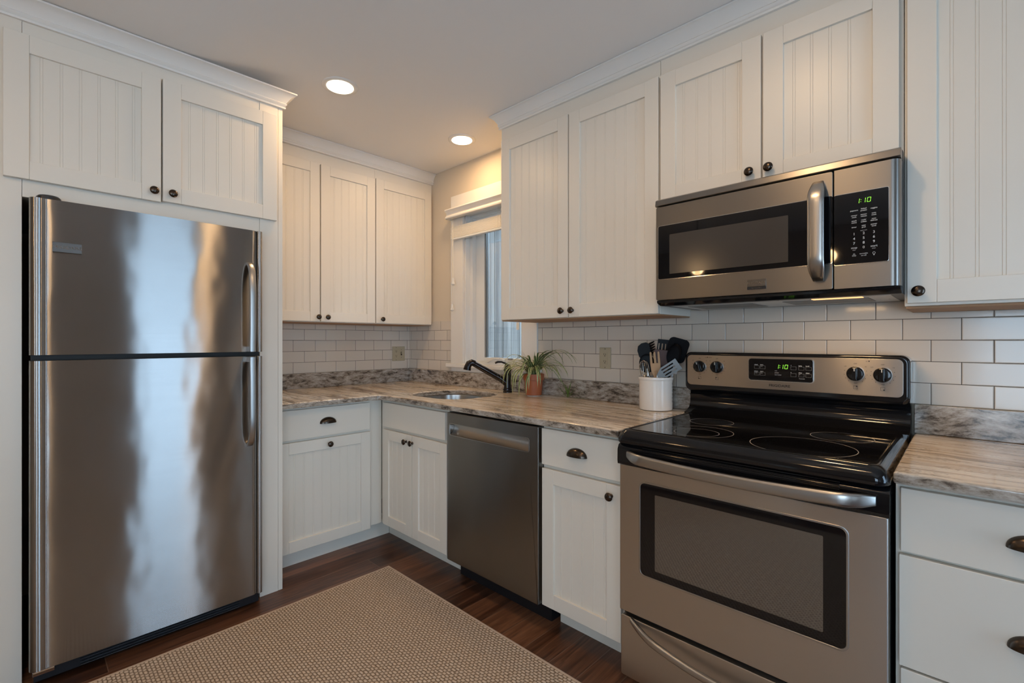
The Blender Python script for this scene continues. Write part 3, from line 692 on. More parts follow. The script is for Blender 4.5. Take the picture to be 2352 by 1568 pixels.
# sink
t = thing('sink', (1.035, -0.38, 0.70), 'stainless undermount sink bowl set into the corner countertop', 'sink')
L = []
def loop(x0, x1, y0, y1, r, z): return [(x, y, z) for x, y in rrect(x0, x1, y0, y1, r, 8)]
m_ = 0.006
L = [loop(SX0-0.03, SX1+0.03, SY0-0.03, SY1+0.03, 0.16, 0.8825), loop(SX0-m_, SX1+m_, SY0-m_, SY1+m_, 0.152, 0.8825), loop(SX0-m_+.004, SX1+m_-.004, SY0-m_+.004, SY1+m_-.004, 0.15, 0.878),
     loop(SX0+0.005, SX1-0.005, SY0+0.005, SY1-0.005, 0.145, 0.74), loop(SX0+0.02, SX1-0.02, SY0+0.02, SY1-0.02, 0.13, 0.705), loop(SX0+0.06, SX1-0.06, SY0+0.06, SY1-0.06, 0.09, 0.692), loop(SX0+0.19, SX1-0.19, SY0+0.18, SY1-0.18, 0.03, 0.690)]
g = MB(); n = len(L[0]); g.layers(L, cap=False); g.add(L[-1], [tuple(range(n))])
obj('bowl', g, 'sink', t, smooth=True, angle=60, recalc=False, solid=0.0)
obj('drain', MB().lathe([(0.042, 0), (0.042, 0.003), (0.03, 0.004), (0.028, 0.001)], (1.035, -0.38, 0.6905)), 'chrome', t, smooth=True)

# faucet
fx, fy = 1.203, -0.088
t = thing('faucet', (fx, fy, CTOP), 'dark bronze pull out faucet with lever, behind the sink', 'faucet')
obj('body', MB().lathe([(0.029, 0.0), (0.029, 0.006), (0.026, 0.010), (0.028, 0.018), (0.025, 0.026), (0.0225, 0.035), (0.0225, 0.135), (0.025, 0.139), (0.0255, 0.146), (0.022, 0.152), (0.019, 0.158), (0.0195, 0.170), (0.015, 0.176), (0.006, 0.178)], (fx, fy, CTOP+0.0004), seg=28), 'bronzed', t, smooth=True, angle=50)
dirv = Vector((-0.50, -0.87, 0)).normalized()
def fp(r, z): return (fx+dirv.x*r, fy+dirv.y*r, z)
obj('spout', MB().tube([fp(0.0, 0.965), fp(0.02, 0.982), fp(0.05, 1.004), fp(0.13, 1.049), fp(0.215, 1.097)], [0.020, 0.021, 0.020, 0.0195, 0.0175], 18), 'bronzed', t, smooth=True, angle=60)
obj('spray_head', MB().tube([fp(0.212, 1.100), fp(0.232, 1.106), fp(0.250, 1.098), fp(0.258, 1.080), fp(0.262, 1.060)], [0.018, 0.021, 0.022, 0.022, 0.0245], 18), 'bronzed', t, smooth=True, angle=60)
obj('lever', MB().tube([fp(0.0, 1.088), fp(0.015, 1.098), fp(0.04, 1.108), fp(0.065, 1.108), fp(0.082, 1.102)], [0.008, 0.006, 0.0055, 0.007, 0.006], 10), 'bronzed', t, smooth=True, angle=60)

# ------------------------------------------------------------------ outlets
def receptacle(g, F, u, d, z, side):
    for s in (side,):
        zz = z+s*0.019
        g.box(u-0.0068, u-0.0046, d, d+0.0006, zz-0.001, zz+0.007); g.box(u+0.0046, u+0.0066, d, d+0.0006, zz-0.001, zz+0.006)
        g.lathe([(0.0026, 0), (0.0026, 0.0006)], (u, d, zz-0.0065), (0, 1, 0), 10)
    return g
t = thing('outlet_plate', (0.012, -0.115, 1.138), 'almond double plate with outlet and switch on left wall tiles', 'outlet')
obj('cover_plate', MB(FA).plate(rrect(-0.173, -0.056, 1.079, 1.195, 0.003), 0.0082, 0.014), 'ivory', t, bevel=0.0025)
obj('outlet_face', MB(FA).plate(rrect(-0.155, -0.122, 1.104, 1.171, 0.003), 0.0141, 0.0155), 'ivory', t, bevel=0.0006)
for q in (-1, 1): obj('receptacle', receptacle(MB(FA), FA, -0.1385, 0.0156, 1.1375, q), 'darkslot', t)
obj('switch', MB(FA).box(-0.096, -0.084, 0.0141, 0.0145, 1.124, 1.151), 'darkslot', t)
obj('toggle', MB(FA).box(-0.094, -0.086, 0.0146, 0.022, 1.136, 1.147), 'ivory', t, bevel=0.001)
for u, z in ((-0.1385, 1.187), (-0.1385, 1.087), (-0.090, 1.168), (-0.090, 1.107)): obj('screw', MB(FA).lathe([(0.003, 0), (0.003, 0.0006)], (u, 0.0141, z), (0, 1, 0), 10), 'badge', t)
t = thing('outlet_plate', (1.87, -0.012, 1.147), 'almond single outlet on the tiles between plant and crock', 'outlet')
obj('cover_plate', MB(FB).plate(rrect(1.834, 1.906, 1.088, 1.205, 0.003), 0.0082, 0.014), 'ivory', t, bevel=0.0025)
obj('outlet_face', MB(FB).plate(rrect(1.8535, 1.8865, 1.113, 1.180, 0.003), 0.0141, 0.0155), 'ivory', t, bevel=0.0006)
for q in (-1, 1): obj('receptacle', receptacle(MB(FB), FB, 1.870, 0.0156, 1.1465, q), 'darkslot', t)
for z in (1.197, 1.096): obj('screw', MB(FB).lathe([(0.003, 0), (0.003, 0.0006)], (1.87, 0.0141, z), (0, 1, 0), 10), 'badge', t)

# ------------------------------------------------------------------ refrigerator
t = thing('refrigerator', (0.5, -1.85, 0), 'tall stainless top freezer refrigerator in the white surround', 'refrigerator')
FL, FRr = -2.237, -1.457
obj('case', MB(FA).box(-2.222, -1.468, 0.06, 0.835, 0.075, 1.742), 'blackm', t, bevel=0.004)
def door_prof(x_in, xf):
    """plan outline (u,d) of a refrigerator door: flat front between two proud rounded edges"""
    P = [(FL+0.004, x_in), (FL, x_in+0.01), (FL, xf-0.024)]
    P += [(FL+0.024-0.024*math.cos(a), xf-0.024+0.026*math.sin(a)) for a in [PI/2*k/8 for k in range(1, 9)]]
    P += [(FL+0.034, xf+0.0005), (FL+0.041, xf-0.003), (FL+0.047, xf-0.004), (FL+0.060, xf-0.001), (FL+0.10, xf+0.0015)]
    for k in range(1, 8):
        q = k/8.0; P.append((FL+0.10+q*(FRr-FL-0.15), xf+0.0015+0.004*math.sin(PI*q)))
    P += [(FRr-0.050, xf+0.0015), (FRr-0.038, xf-0.001), (FRr-0.034, xf-0.006), (FRr-0.030, xf-0.006)]
    P += [(FRr-0.015+0.015*math.cos(a), xf-0.016+0.020*math.sin(a)) for a in [PI-PI*k/10 for k in range(0, 8)]]
    P += [(FRr, xf-0.018), (FRr, x_in+0.01), (FRr-0.004, x_in)]
    return P
XF = 0.925
fd_ = obj('freezer_door', MB(FA).vert(door_prof(0.845, XF), 1.191, 1.752), 'steelF', t, smooth=True, angle=28)
rd_ = obj('refrigerator_door', MB(FA).vert(door_prof(0.845, XF), 0.066, 1.170), 'steelF', t, smooth=True, angle=28)
obj('door_gap_strip', MB(FA).box(-2.232, -1.463, 0.836, 0.885, 1.1705, 1.1905), 'darkslot', t)
obj('hinge_cover', MB(FA).lathe([(0.034, 0), (0.034, 0.012), (0.028, 0.018), (0.012, 0.021)], (-2.185, 0.880, 1.7525), (0, 0, 1), 20), 'blackm', t, smooth=True)
def fr_handle(sgn, z_end, z_far, parent):
    """flat bar standing off the door, square to the gap and curving into the door at the far end"""
    g = MB(FA); u = -1.520; pts = []
    D = XF+0.052
    pts = [(D, z_end), (D, z_end+sgn*0.03), (D+0.003, z_end+sgn*0.10), (D+0.003, z_far-sgn*0.14)]
    for k in range(1, 9):
        a = PI/2*k/8
        pts.append((XF+0.001+(D+0.002-XF)*math.cos(a)**0.9 if k < 8 else XF-0.001, z_far-sgn*0.14+sgn*0.14*math.sin(a)))
    w0, t0 = 0.0135, 0.0075
    polys = []
    for i, (dd, z) in enumerate(pts):
        a, b2 = pts[max(0, i-1)], pts[min(len(pts)-1, i+1)]
        tx, tz = b2[0]-a[0], b2[1]-a[1]; l = math.hypot(tx, tz); nx, nz = -tz/l, tx/l
        wv = w0*(1.0 if i < len(pts)-1 else 0.85)
        sec = []
        for k in range(14):
            an = 2*PI*k/14; cu = math.copysign(abs(math.cos(an))**0.55, math.cos(an)); cv = math.copysign(abs(math.sin(an))**0.55, math.sin(an))
            sec.append((u+wv*cu, dd+nx*t0*cv, z+nz*t0*cv))
        polys.append(sec)
    g.layers(polys)
    g.box(u-0.012, u+0.012, XF-0.002, D-0.002, min(z_end, z_end+sgn*0.022), max(z_end, z_end+sgn*0.022))
    obj('handle', g, 'steelH', parent, smooth=True, angle=45)
fr_handle(1, 1.193, 1.595, fd_); fr_handle(-1, 1.168, 0.765, rd_)
bd = obj('badge', MB(FA).plate(rrect(-2.177, -2.097, 1.564, 1.600, 0.001), XF+0.0025, XF+0.006), 'badge', fd_, bevel=0.001)
lt = MB(FA).text('FRIGIDAIRE', -2.137, XF+0.0061, 1.582, 0.0115, sx=1.02, bold=0.01)
obj('lettering', lt, 'chrome', fd_, recalc=False)
kg = MB(FA); kg.box(-2.225, -1.466, 0.80, 0.890, 0.012, 0.060)
for k in range(4): kg.box(-2.10, -1.55, 0.890, 0.896, 0.016+k*0.011, 0.021+k*0.011)
obj('base_grille', kg, 'blackm', t, bevel=0.002)
obj('lower_hinge', MB(FA).box(-2.228, -2.17, 0.892, 0.915, 0.045, 0.062), 'chrome', t, bevel=0.002)
for u in (-2.15, -1.55): obj('roller_foot', MB(FA).box(u-0.02, u+0.02, 0.70, 0.74, 0.0, 0.076), 'blackm', t)

# ------------------------------------------------------------------ dishwasher
t = thing('dishwasher', (1.66, -0.35, 0), 'dark stainless dishwasher with pocket handle beside the sink cabinet', 'dishwasher')
obj('tub', MB(FB).box(1.352, 1.972, 0.05, 0.660, 0.11, 0.872), 'blackm', t)
dz0, dz1 = 0.108, 0.872; hu0, hu1, hz0, hz1 = 1.378, 1.918, 0.758, 0.814
g = MB(FB); dd0, dd1 = 0.664, 0.703
g.box(1.356, 1.972, dd0, dd0+0.008, dz0, dz1)
ou = rrect(1.356, 1.972, dz0, dz1, 0.004, 3); inn = rrect(hu0, hu1, hz0, hz1, 0.010, 3)
g.ring(ou, inn, dd0+0.008, dd1)
dw = obj('door', g, 'steelD', t, bevel=0.003, seg=2)
pk = MB(FB)
prof = [(dd1-0.001, hz0+0.0005), (dd1-0.012, hz0+0.006), (dd1-0.026, hz0+0.020), (dd1-0.030, hz0+0.036), (dd1-0.028, hz1-0.0005), (dd1-0.0305, hz1-0.0005), (dd1-0.0305, hz0+0.0005)]
pk.extr(prof, hu0+0.001, hu1-0.001)
obj('pocket_handle', pk, 'steel', dw, smooth=True, angle=50)
obj('pocket_trim', MB(FB).ring(rrect(hu0-0.004, hu1+0.004, hz0-0.004, hz1+0.004, 0.012, 4), rrect(hu0, hu1, hz0, hz1, 0.010, 4), dd1, dd1+0.0015), 'steelH', dw, bevel=0.0005)
obj('toe_panel', MB(FB).box(1.356, 1.972, 0.50, 0.610, 0.0, 0.104), 'blackm', t)

# ------------------------------------------------------------------ range
t = thing('range', (2.76, -0.37, 0), 'stainless and black electric glass top range between the counters', 'range')
RX0, RX1 = 2.374, 3.145
obj('body', MB(FB).box(RX0+0.004, RX1-0.004, 0.03, 0.690, 0.03, 0.872), 'blackm', t)
# cooktop tray with rounded rim
g = MB(FB)
def trayloop(e, z, r=0.018): return [(u, -v, z) for u, v in rrect(RX0+e, RX1-e, -0.752+e, -0.055-e*0.2, r, 5)]
g.layers([trayloop(0.006, 0.873, 0.03), trayloop(0.0, 0.880, 0.03), trayloop(0.0005, 0.892, 0.03), trayloop(0.004, 0.905, 0.03), trayloop(0.010, 0.915, 0.028), trayloop(0.018, 0.922, 0.026), trayloop(0.026, 0.9245, 0.022), trayloop(0.031, 0.9235, 0.016), trayloop(0.040, 0.919, 0.010)])
ck = obj('cooktop_frame', g, 'black', t, smooth=True, angle=60)
gl = obj('glass_cooktop', MB().plate([(0, 0), (1, 0), (1, 1), (0, 1)], 0, 1) if False else MB(FB).layers([[(u, -v, z) for u, v in rrect(RX0+0.034, RX1-0.034, -0.700, -0.130, 0.008, 3)] for z in (0.9195, 0.9215)]), 'glassb', t, bevel=0.0005)
rg = MB(FB)
def annulus(cx, cy, r, w, a0=0, a1=2*PI, n=72):
    vs = []; fs = []
    for k in range(n+1):
        a = a0+(a1-a0)*k/n
        vs += [(cx+(r-w)*math.cos(a), -cy+(r-w)*math.sin(a), 0.92175), (cx+r*math.cos(a), -cy+r*math.sin(a), 0.92175)]
    for k in range(n): fs.append((2*k, 2*k+1, 2*k+3, 2*k+2))
    rg.add(vs, fs)
annulus(2.606, -0.575, 0.111, 0.0016); annulus(2.606, -0.600, 0.074, 0.0016)
annulus(2.563, -0.345, 0.080, 0.0016); annulus(2.922, -0.590, 0.140, 0.0018); annulus(2.985, -0.345, 0.088, 0.0016)
obj('burner_rings', rg, 'ring', gl, recalc=False)
# backguard
g = MB(FB)
prof = [(0.010, 0.90), (0.010, 1.10), (0.090, 1.10), (0.108, 1.045), (0.112, 1.028), (0.104, 1.020), (0.086, 1.014), (0.080, 1.004), (0.088, 0.998), (0.084, 0.985), (0.086, 0.960), (0.098, 0.940), (0.125, 0.926), (0.150, 0.9225), (0.150, 0.90)]
g.extr(prof, RX0-0.004, RX1-0.002)
bgd = obj('backguard', g, 'black', t, smooth=True, angle=50)
PA = 0.118; BX = 2.360
pan = MB(FB)
o1 = rrect(BX, 3.144, 1.018, 1.191, 0.026, 6); o2 = rrect(BX+0.004, 3.140, 1.022, 1.187, 0.024, 6); o3 = rrect(BX+0.010, 3.134, 1.030, 1.181, 0.020, 6)
pan.layers([[(u, 0.03, z) for u, z in o1], [(u, 0.100, z) for u, z in o1], [(u, PA-0.006, z) for u, z in o1], [(u, PA-0.001, z) for u, z in o2], [(u, PA-0.001, z) for u, z in o3]])
cp = obj('control_panel', pan, 'black', t, smooth=True, angle=50)
pu0, pu1, pz0, pz1 = 2.371, 3.126, 1.044, 1.178
obj('panel_face', MB(FB).plate(rrect(pu0, pu1, pz0, pz1, 0.018, 6), PA-0.001, PA+0.002), 'steel', cp, bevel=0.001)
obj('display_trim', MB(FB).plate(rrect(2.629, 2.864, 1.077, 1.171, 0.012, 5), PA+0.002, PA+0.0035), 'chrome', cp)
obj('display', MB(FB).plate(rrect(2.632, 2.861, 1.080, 1.168, 0.010, 5), PA+0.0035, PA+0.005), 'glassb', cp)
SEG = {'0': 'abcdef', '1': 'bc', '2': 'abged', '3': 'abgcd', '8': 'abcdefg'}
def digit(g, ch, u, d, z, w, h):
    q = 0.17*w; s = 0.12
    def bx(a, b_, c, e):
        sl = lambda zz: (zz-z)*s
        g.add([(a+sl(c), d, c), (b_+sl(c), d, c), (b_+sl(e), d, e), (a+sl(e), d, e)], [(0, 1, 2, 3)])
    P = dict(a=(u-w/2+q, u+w/2-q, z+h/2-q, z+h/2), d=(u-w/2+q, u+w/2-q, z-h/2, z-h/2+q), g=(u-w/2+q, u+w/2-q, z-q/2, z+q/2),
             f=(u-w/2, u-w/2+q, z+q*.4, z+h/2-q*.3), b=(u+w/2-q, u+w/2, z+q*.4, z+h/2-q*.3), e=(u-w/2, u-w/2+q, z-h/2+q*.3, z-q*.4), c=(u+w/2-q, u+w/2, z-h/2+q*.3, z-q*.4))
    for k in SEG[ch]: bx(*P[k])
dg = MB(FB)
DP = PA+0.0054
for ch, u in (('1', 2.738), ('1', 2.754), ('0', 2.770)): digit(dg, ch, u, DP, 1.138, 0.0115, 0.017)
dg.box(2.747, 2.749, DP, DP+0.0002, 1.141, 1.143); dg.box(2.7465, 2.7485, DP, DP+0.0002, 1.133, 1.135)
obj('clock_digits', dg, 'digit', cp, recalc=False)
def btn(u, z, txt, sub=None, w=0.019, h=0.013):
    pr = MB(FB); ln = MB(FB)
    ln.ring([(u-w/2, z-h), (u+w/2, z-h), (u+w/2, z), (u-w/2, z)], [(u-w/2+.0006, z-h+.0006), (u+w/2-.0006, z-h+.0006), (u+w/2-.0006, z-.0006), (u-w/2+.0006, z-.0006)], PA+0.005, PA+0.0052)
    pr.text(txt, u-w/2, PA+0.0053, z+0.0035, 0.0045, 'LEFT', bold=0.012)
    if sub: pr.text(sub, u-w/2+0.0012, PA+0.0053, z-0.0035, 0.003, 'LEFT')
    obj('button_lettering', pr, 'print', cp, recalc=False); obj('button_outline', ln, 'printg', cp)
btn(2.663, 1.140, 'clock'); btn(2.685, 1.140, 'bake', 'time'); btn(2.663, 1.113, 'timer', 'on·off'); btn(2.685, 1.113, 'start', 'time')
btn(2.795, 1.140, '^'); btn(2.822, 1.140, 'bake'); btn(2.846, 1.140, 'broil'); btn(2.795, 1.113, 'v'); btn(2.822, 1.113, 'clear', 'off'); btn(2.846, 1.113, 'clean')
pr = MB(FB)
for k, s_ in enumerate(('oven', 'preheat', 'door locked')): pr.text(s_, 2.729, PA+0.0053, 1.121-0.008*k, 0.0034, 'LEFT')
obj('status_lettering', pr, 'print', cp, recalc=False)
obj('button_lettering', MB(FB).text('3 seconds', 2.814, PA+0.0053, 1.0935, 0.0035, 'LEFT'), 'print', cp, recalc=False)
bl = MB(FB); bl.text('FRIGIDAIRE', 2.745, PA+0.0021, 1.0605, 0.0100, sx=1.08, bold=0.022)
obj('badge_lettering', bl, 'printb', cp, recalc=False)
KN = [(2.427, 1.127, -0.25), (2.502, 1.127, 0.0), (2.992, 1.122, 0.0), (3.070, 1.121, 0.0)]
for i, (u, z, a) in enumerate(KN):
    bl = MB(FB)
    bl.text('OFF', u, PA+0.0021, z+0.036, 0.0042)
    bl.text('HI', u+0.030, PA+0.0021, z+0.026, 0.0040); bl.text('LO', u-0.030, PA+0.0021, z+0.026, 0.0040)
    bl.text('med', u, PA+0.0021, z-0.034, 0.0042, bold=0.01)
    for k in range(10):
        an = -PI/2+(k-4.5)*0.42
        if abs(k-4.5) > 0.6: bl.lathe([(0.0011, 0), (0.0011, 0.0002)], (u+0.034*math.cos(an), PA+0.0021, z+0.034*math.sin(an)), (0, 1, 0), 8)
    q = 0.0062; zz = z-0.050
    bl.ring([(u-q, zz-q), (u+q, zz-q), (u+q, zz+q), (u-q, zz+q)], [(u-q+.0008, zz-q+.0008), (u+q-.0008, zz-q+.0008), (u+q-.0008, zz+q-.0008), (u-q+.0008, zz+q-.0008)], PA+0.0021, PA+0.0023)
    du, dz = ((-1, -1), (-1, 1), (1, 1), (1, -1))[i]
    bl.lathe([(0.0022, 0), (0.0022, 0.0003)], (u+du*0.0035, PA+0.0021, zz+dz*0.0035), (0, 1, 0), 10)
    obj('dial_lettering', bl, 'printb', cp, recalc=False)
    kb = obj('knob', MB(FB).lathe([(0.026, 0), (0.026, 0.010), (0.0235, 0.0135), (0.021, 0.0145), (0.005, 0.0147)], (u, PA+0.0022, z), (0, 1, 0), 32), 'black', cp, smooth=True, angle=40)
    rd = MB(FB); c_, s_ = math.cos(a), math.sin(a)
    def rt(x, y): return (u+x*c_+y*s_, z-x*s_+y*c_)
    rd.layers([[(*rt(x, y)[:1], dd, rt(x, y)[1]) for x, y in ((-.0075*k, -.0235*k), (.0075*k, -.0235*k), (.0075*k, .0235*k), (-.0075*k, .0235*k))] for dd, k in ((PA+0.0155, 1.0), (PA+0.030, 0.9))])
    obj('grip', rd, 'black', kb, bevel=0.0022)
    mk = MB(FB); p0, p1 = rt(-0.0012, 0.008), rt(0.0012, 0.021)
    mk.layers([[(rt(x, y)[0], dd, rt(x, y)[1]) for x, y in ((-.0012, .010), (.0012, .010), (.0012, .0208), (-.0012, .0208))] for dd in (PA+0.0300, PA+0.0304)])
    obj('pointer', mk, 'print', kb)
for q, u in (('hot ● surface', 2.465), ('on ●', 3.028)): obj('dial_lettering', MB(FB).text(q, u, PA+0.0021, 1.168, 0.0042, sx=0.9), 'printb', cp, recalc=False)
# oven door
DF = 0.735
od = obj('oven_door', MB(FB).plate(rrect(RX0+0.010, RX1-0.004, 0.272, 0.797, 0.004, 3), 0.692, DF), 'steel', t, bevel=0.003)
tb = MB(FB)
tb.extr([(0.692, 0.7975), (DF+0.001, 0.7975), (DF+0.003, 0.81), (DF+0.002, 0.850), (DF-0.006, 0.866), (DF-0.020, 0.8715), (0.692, 0.8715)], RX0+0.002, RX1-0.001)
obj('top_band', tb, 'black', od, smooth=True, angle=50)
vn = MB(FB)
for k in range(4): vn.box(2.47, 3.04, DF-0.004-0.0035*max(0, k-1), DF+0.0045-0.0042*max(0, k-1), 0.846+0.0062*k, 0.8490+0.0062*k)
obj('vent_ribs', vn, 'black', od, bevel=0.0008)
gw0, gw1, gz0, gz1 = 2.466, 3.055, 0.426, 0.746
obj('window_trim', MB(FB).ring(rrect(gw0-0.006, gw1+0.006, gz0-0.006, gz1+0.006, 0.022, 6), rrect(gw0, gw1, gz0, gz1, 0.017, 6), DF, DF+0.003), 'steelH', od, bevel=0.001)
obj('window_glass', MB(FB).plate(rrect(gw0, gw1, gz0, gz1, 0.017, 6), DF-0.001, DF+0.0015), 'glassb', od)
obj('inner_window', MB(FB).plate(rrect(2.520, 3.004, 0.453, 0.714, 0.003, 3), DF+0.0015, DF+0.0020), 'ovenwin', od)
def bow_handle(g, u0, u1, z, d_end, d_mid, hh, tt, dip, n=28, lip=0.10):
    polys = []
    for i in range(n+1):
        q = i/n; u = u0+(u1-u0)*q
        e = min(1.0, min(q, 1-q)/lip); sm = math.sin(e*PI/2)
        d = d_end+(d_mid-d_end)*sm; z_ = z-dip*math.sin(PI*q)
        k = 0.72+0.28*math.sin(min(1.0, e*1.8)*PI/2)
        sec = []
        for j in range(14):
            an = 2*PI*j/14; ca = math.copysign(abs(math.cos(an))**0.7, math.cos(an)); sa = math.copysign(abs(math.sin(an))**0.7, math.sin(an))
            sec.append((u, d+tt*ca, z_+hh*k*sa))
        polys.append(sec)
    g.layers(polys); return g
obj('handle', bow_handle(MB(FB), 2.420, 3.118, 0.838, DF+0.008, DF+0.046, 0.0185, 0.010, 0.012), 'steelH', od, smooth=True, angle=50)
sd = obj('storage_drawer', MB(FB).plate(rrect(RX0+0.014, RX1-0.006, 0.040, 0.256, 0.008, 3), 0.692, DF), 'steel', t, bevel=0.003)
obj('handle', bow_handle(MB(FB), 2.432, 3.105, 0.252, DF+0.004, DF+0.040, 0.0120, 0.010, 0.058, 30, 0.16), 'steelH', sd, smooth=True, angle=50)
for u in (2.42, 3.10):
    for d in (0.10, 0.62): obj('foot', MB(FB).lathe([(0.018, 0), (0.018, 0.0305)], (u, d, 0.0), (0, 0, 1), 12), 'blackm', t)

# ------------------------------------------------------------------ microwave
t = thing('microwave', (2.755, -0.22, 1.37), 'stainless over the range microwave mounted above the range', 'microwave')
MX0, MX1, MD = 2.373, 3.1425, 0.432
obj('case', MB(FB).box(MX0+0.003, MX1+0.001, 0.009, 0.385, 1.386, 1.8205), 'blackm', t)
obj('top_vent', MB(FB).extr([(0.386, 1.789), (MD-0.004, 1.789), (MD+0.002, 1.793), (MD-0.002, 1.814), (MD-0.014, 1.8205), (0.386, 1.8205)], MX0-0.003, MX1), 'steelM', t, bevel=0.001)
bt = MB(FB); bt.extr([(0.386, 1.3862), (0.392, 1.3862), (MD-0.010, 1.396), (MD-0.008, 1.406), (0.386, 1.406)], MX0, MX1)
obj('bottom_lip', bt, 'black', t, bevel=0.001)
md = obj('door', MB(FB).plate(rrect(MX0, 2.9755, 1.4075, 1.786, 0.006, 3), 0.388, MD), 'steelM', t, bevel=0.002)
kp_ = MB(FB)
prof = [(2.979, 0.388), (2.979, MD), (3.118, MD)]+[(3.1225+0.020*math.sin(a), MD-0.022+0.022*math.cos(a)) for a in [PI/2*k/6 for k in range(7)]]+[(3.1425, 0.388)]
kp_.vert(prof, 1.4075, 1.786)
kp = obj('control_side', kp_, 'steelM', t, smooth=True, angle=40)
obj('window_trim', MB(FB).plate(rrect(2.382, 2.975, 1.489, 1.7085, 0.008, 4), MD, MD+0.001), 'chrome', md)
obj('window_glass', MB(FB).plate(rrect(2.385, 2.975, 1.492, 1.7065, 0.006, 4), MD+0.001, MD+0.003), 'glassb', md)
obj('inner_window', MB(FB).plate(rrect(2.432, 2.850, 1.510, 1.668, 0.002, 3), MD+0.003, MD+0.0034), 'mwwin', md)
obj('keypad_trim', MB(FB).plate(rrect(2.979, 3.1165, 1.481, 1.7065, 0.004, 4), MD, MD+0.001), 'chrome', kp)
obj('keypad', MB(FB).plate(rrect(2.979, 3.1145, 1.483, 1.7045, 0.004, 4), MD+0.001, MD+0.003), 'glassb', kp)
g = MB(FB); polys = []
n = 26
for i in range(n+1):
    q = i/n; z = 1.436+(1.758-1.436)*q; e = min(1.0, min(q, 1-q)/0.22); d = MD+0.010+0.042*math.sin(e*PI/2); k = 0.62+0.38*math.sin(min(1, e*1.5)*PI/2)
    sec = []
    for j in range(16):
        an = 2*PI*j/16; ca = math.copysign(abs(math.cos(an))**0.75, math.cos(an)); sa = math.copysign(abs(math.sin(an))**0.75, math.sin(an))
        sec.append((2.938+0.0235*k*ca, d+0.0085*sa, z))
    polys.append(sec)
g.layers(polys)
g.box(2.930, 2.950, MD+0.003, MD+0.02, 1.452, 1.472).box(2.930, 2.950, MD+0.003, MD+0.02, 1.722, 1.742)
obj('handle', g, 'steelH', md, smooth=True, angle=50)
obj('badge', MB(FB).plate(rrect(2.721, 2.782, 1.434, 1.460, 0.001), MD+0.0001, MD+0.003), 'badge', md, bevel=0.0008)
obj('badge_strip', MB(FB).plate(rrect(2.721, 2.782, 1.4245, 1.4335, 0.001), MD+0.0001, MD+0.003), 'blackm', md)
lt = MB(FB).text('FRIGIDAIRE', 2.7515, MD+0.0032, 1.447, 0.0085, sx=1.02, bold=0.01).text('G A L L E R Y', 2.7515, MD+0.0032, 1.429, 0.0040)
obj('lettering', lt, 'chrome', md, recalc=False)
dg = MB(FB); MP = MD+0.0033
digit(dg, '1', 3.040, MP, 1.676, 0.0095, 0.0145); digit(dg, '1', 3.055, MP, 1.676, 0.0095, 0.0145); digit(dg, '0', 3.068, MP, 1.676, 0.0095, 0.0145)
dg.box(3.0475, 3.049, MP, MP+0.0002, 1.678, 1.6795); dg.box(3.047, 3.0485, MP, MP+0.0002, 1.672, 1.6735)
obj('clock_digits', dg, 'digit', kp, recalc=False)
pr = MB(FB); cu = (3.031, 3.055, 3.080)
rows = [(1.648, ('popcorn', 'baked\npotato', 'veggies')), (1.630, ('sensor\ncook', 'sensor\nreheat', 'auto\ncook')), (1.613, ('snack\nmenu', 'melt/\nsoften', 'auto\ndefrost')), (1.596, ('timer', 'user\npref', 'power\nlevel'))]
for z, tx in rows:
    for u, s_ in zip(cu, tx):
        L_ = s_.split('\n')
        for k, q in enumerate(L_): pr.text(q, u, MP, z+0.0028*(len(L_)-1)-0.0056*k, 0.0042, bold=0.012)
pr.text('quick start', 3.055, MP, 1.5835, 0.0028)
for r_, row in enumerate(('123', '456', '789')):
    for u, s_ in zip(cu, row): pr.text(s_, u, MP, 1.5745-0.0145*r_, 0.0078, bold=0.008)
pr.text('stop', cu[0], MP, 1.532, 0.0065); pr.text('0', cu[1], MP, 1.531, 0.0078); pr.text('start', cu[2], MP, 1.532, 0.0065)
pr.text('clear', cu[0], MP, 1.525, 0.003); pr.text('enter', cu[2], MP, 1.525, 0.003)
pr.text('turntable', cu[1], MP, 1.512, 0.004); pr.text('on·off', cu[1], MP, 1.506, 0.004)
pr.ring(rrect(cu[2]-.0035, cu[2]+.0035, 1.507, 1.514, .0033, 4), rrect(cu[2]-.0028, cu[2]+.0028, 1.5077, 1.5133, .0027, 4), MP, MP+.0002); pr.box(cu[2]-.0012, cu[2]+.0012, MP, MP+.0002, 1.5035, 1.5065)
for k in range(3):
    a = PI/2+k*2*PI/3; c0, c1 = cu[0]+.0032*math.cos(a), 1.509+.0032*math.sin(a)
    pr.ring(rrect(c0-.0022, c0+.0022, c1-.0022, c1+.0022, .0021, 3), rrect(c0-.0016, c0+.0016, c1-.0016, c1+.0016, .0015, 3), MP, MP+.0002)
obj('keypad_lettering', pr, 'print', kp, recalc=False)
ul = MB(FB); ul.box(MX0+0.03, MX1-0.03, 0.03, 0.36, 1.3852, 1.3859)
obj('grease_panel', ul, 'sink', t)
for u in (2.45, 2.80): obj('filter', MB(FB).box(u, u+0.25, 0.10, 0.30, 1.3835, 1.3851), 'printg', t)
lamp('hood_light', 'AREA', (2.97, -0.333, 1.3825), 1.8, WARM, 0.13, 0.03, (0, 0, 0), t)
hl = obj('lamp_cover', MB(FB).box(2.90, 3.04, 0.315, 0.350, 1.3835, 1.3851), 'hood', t)

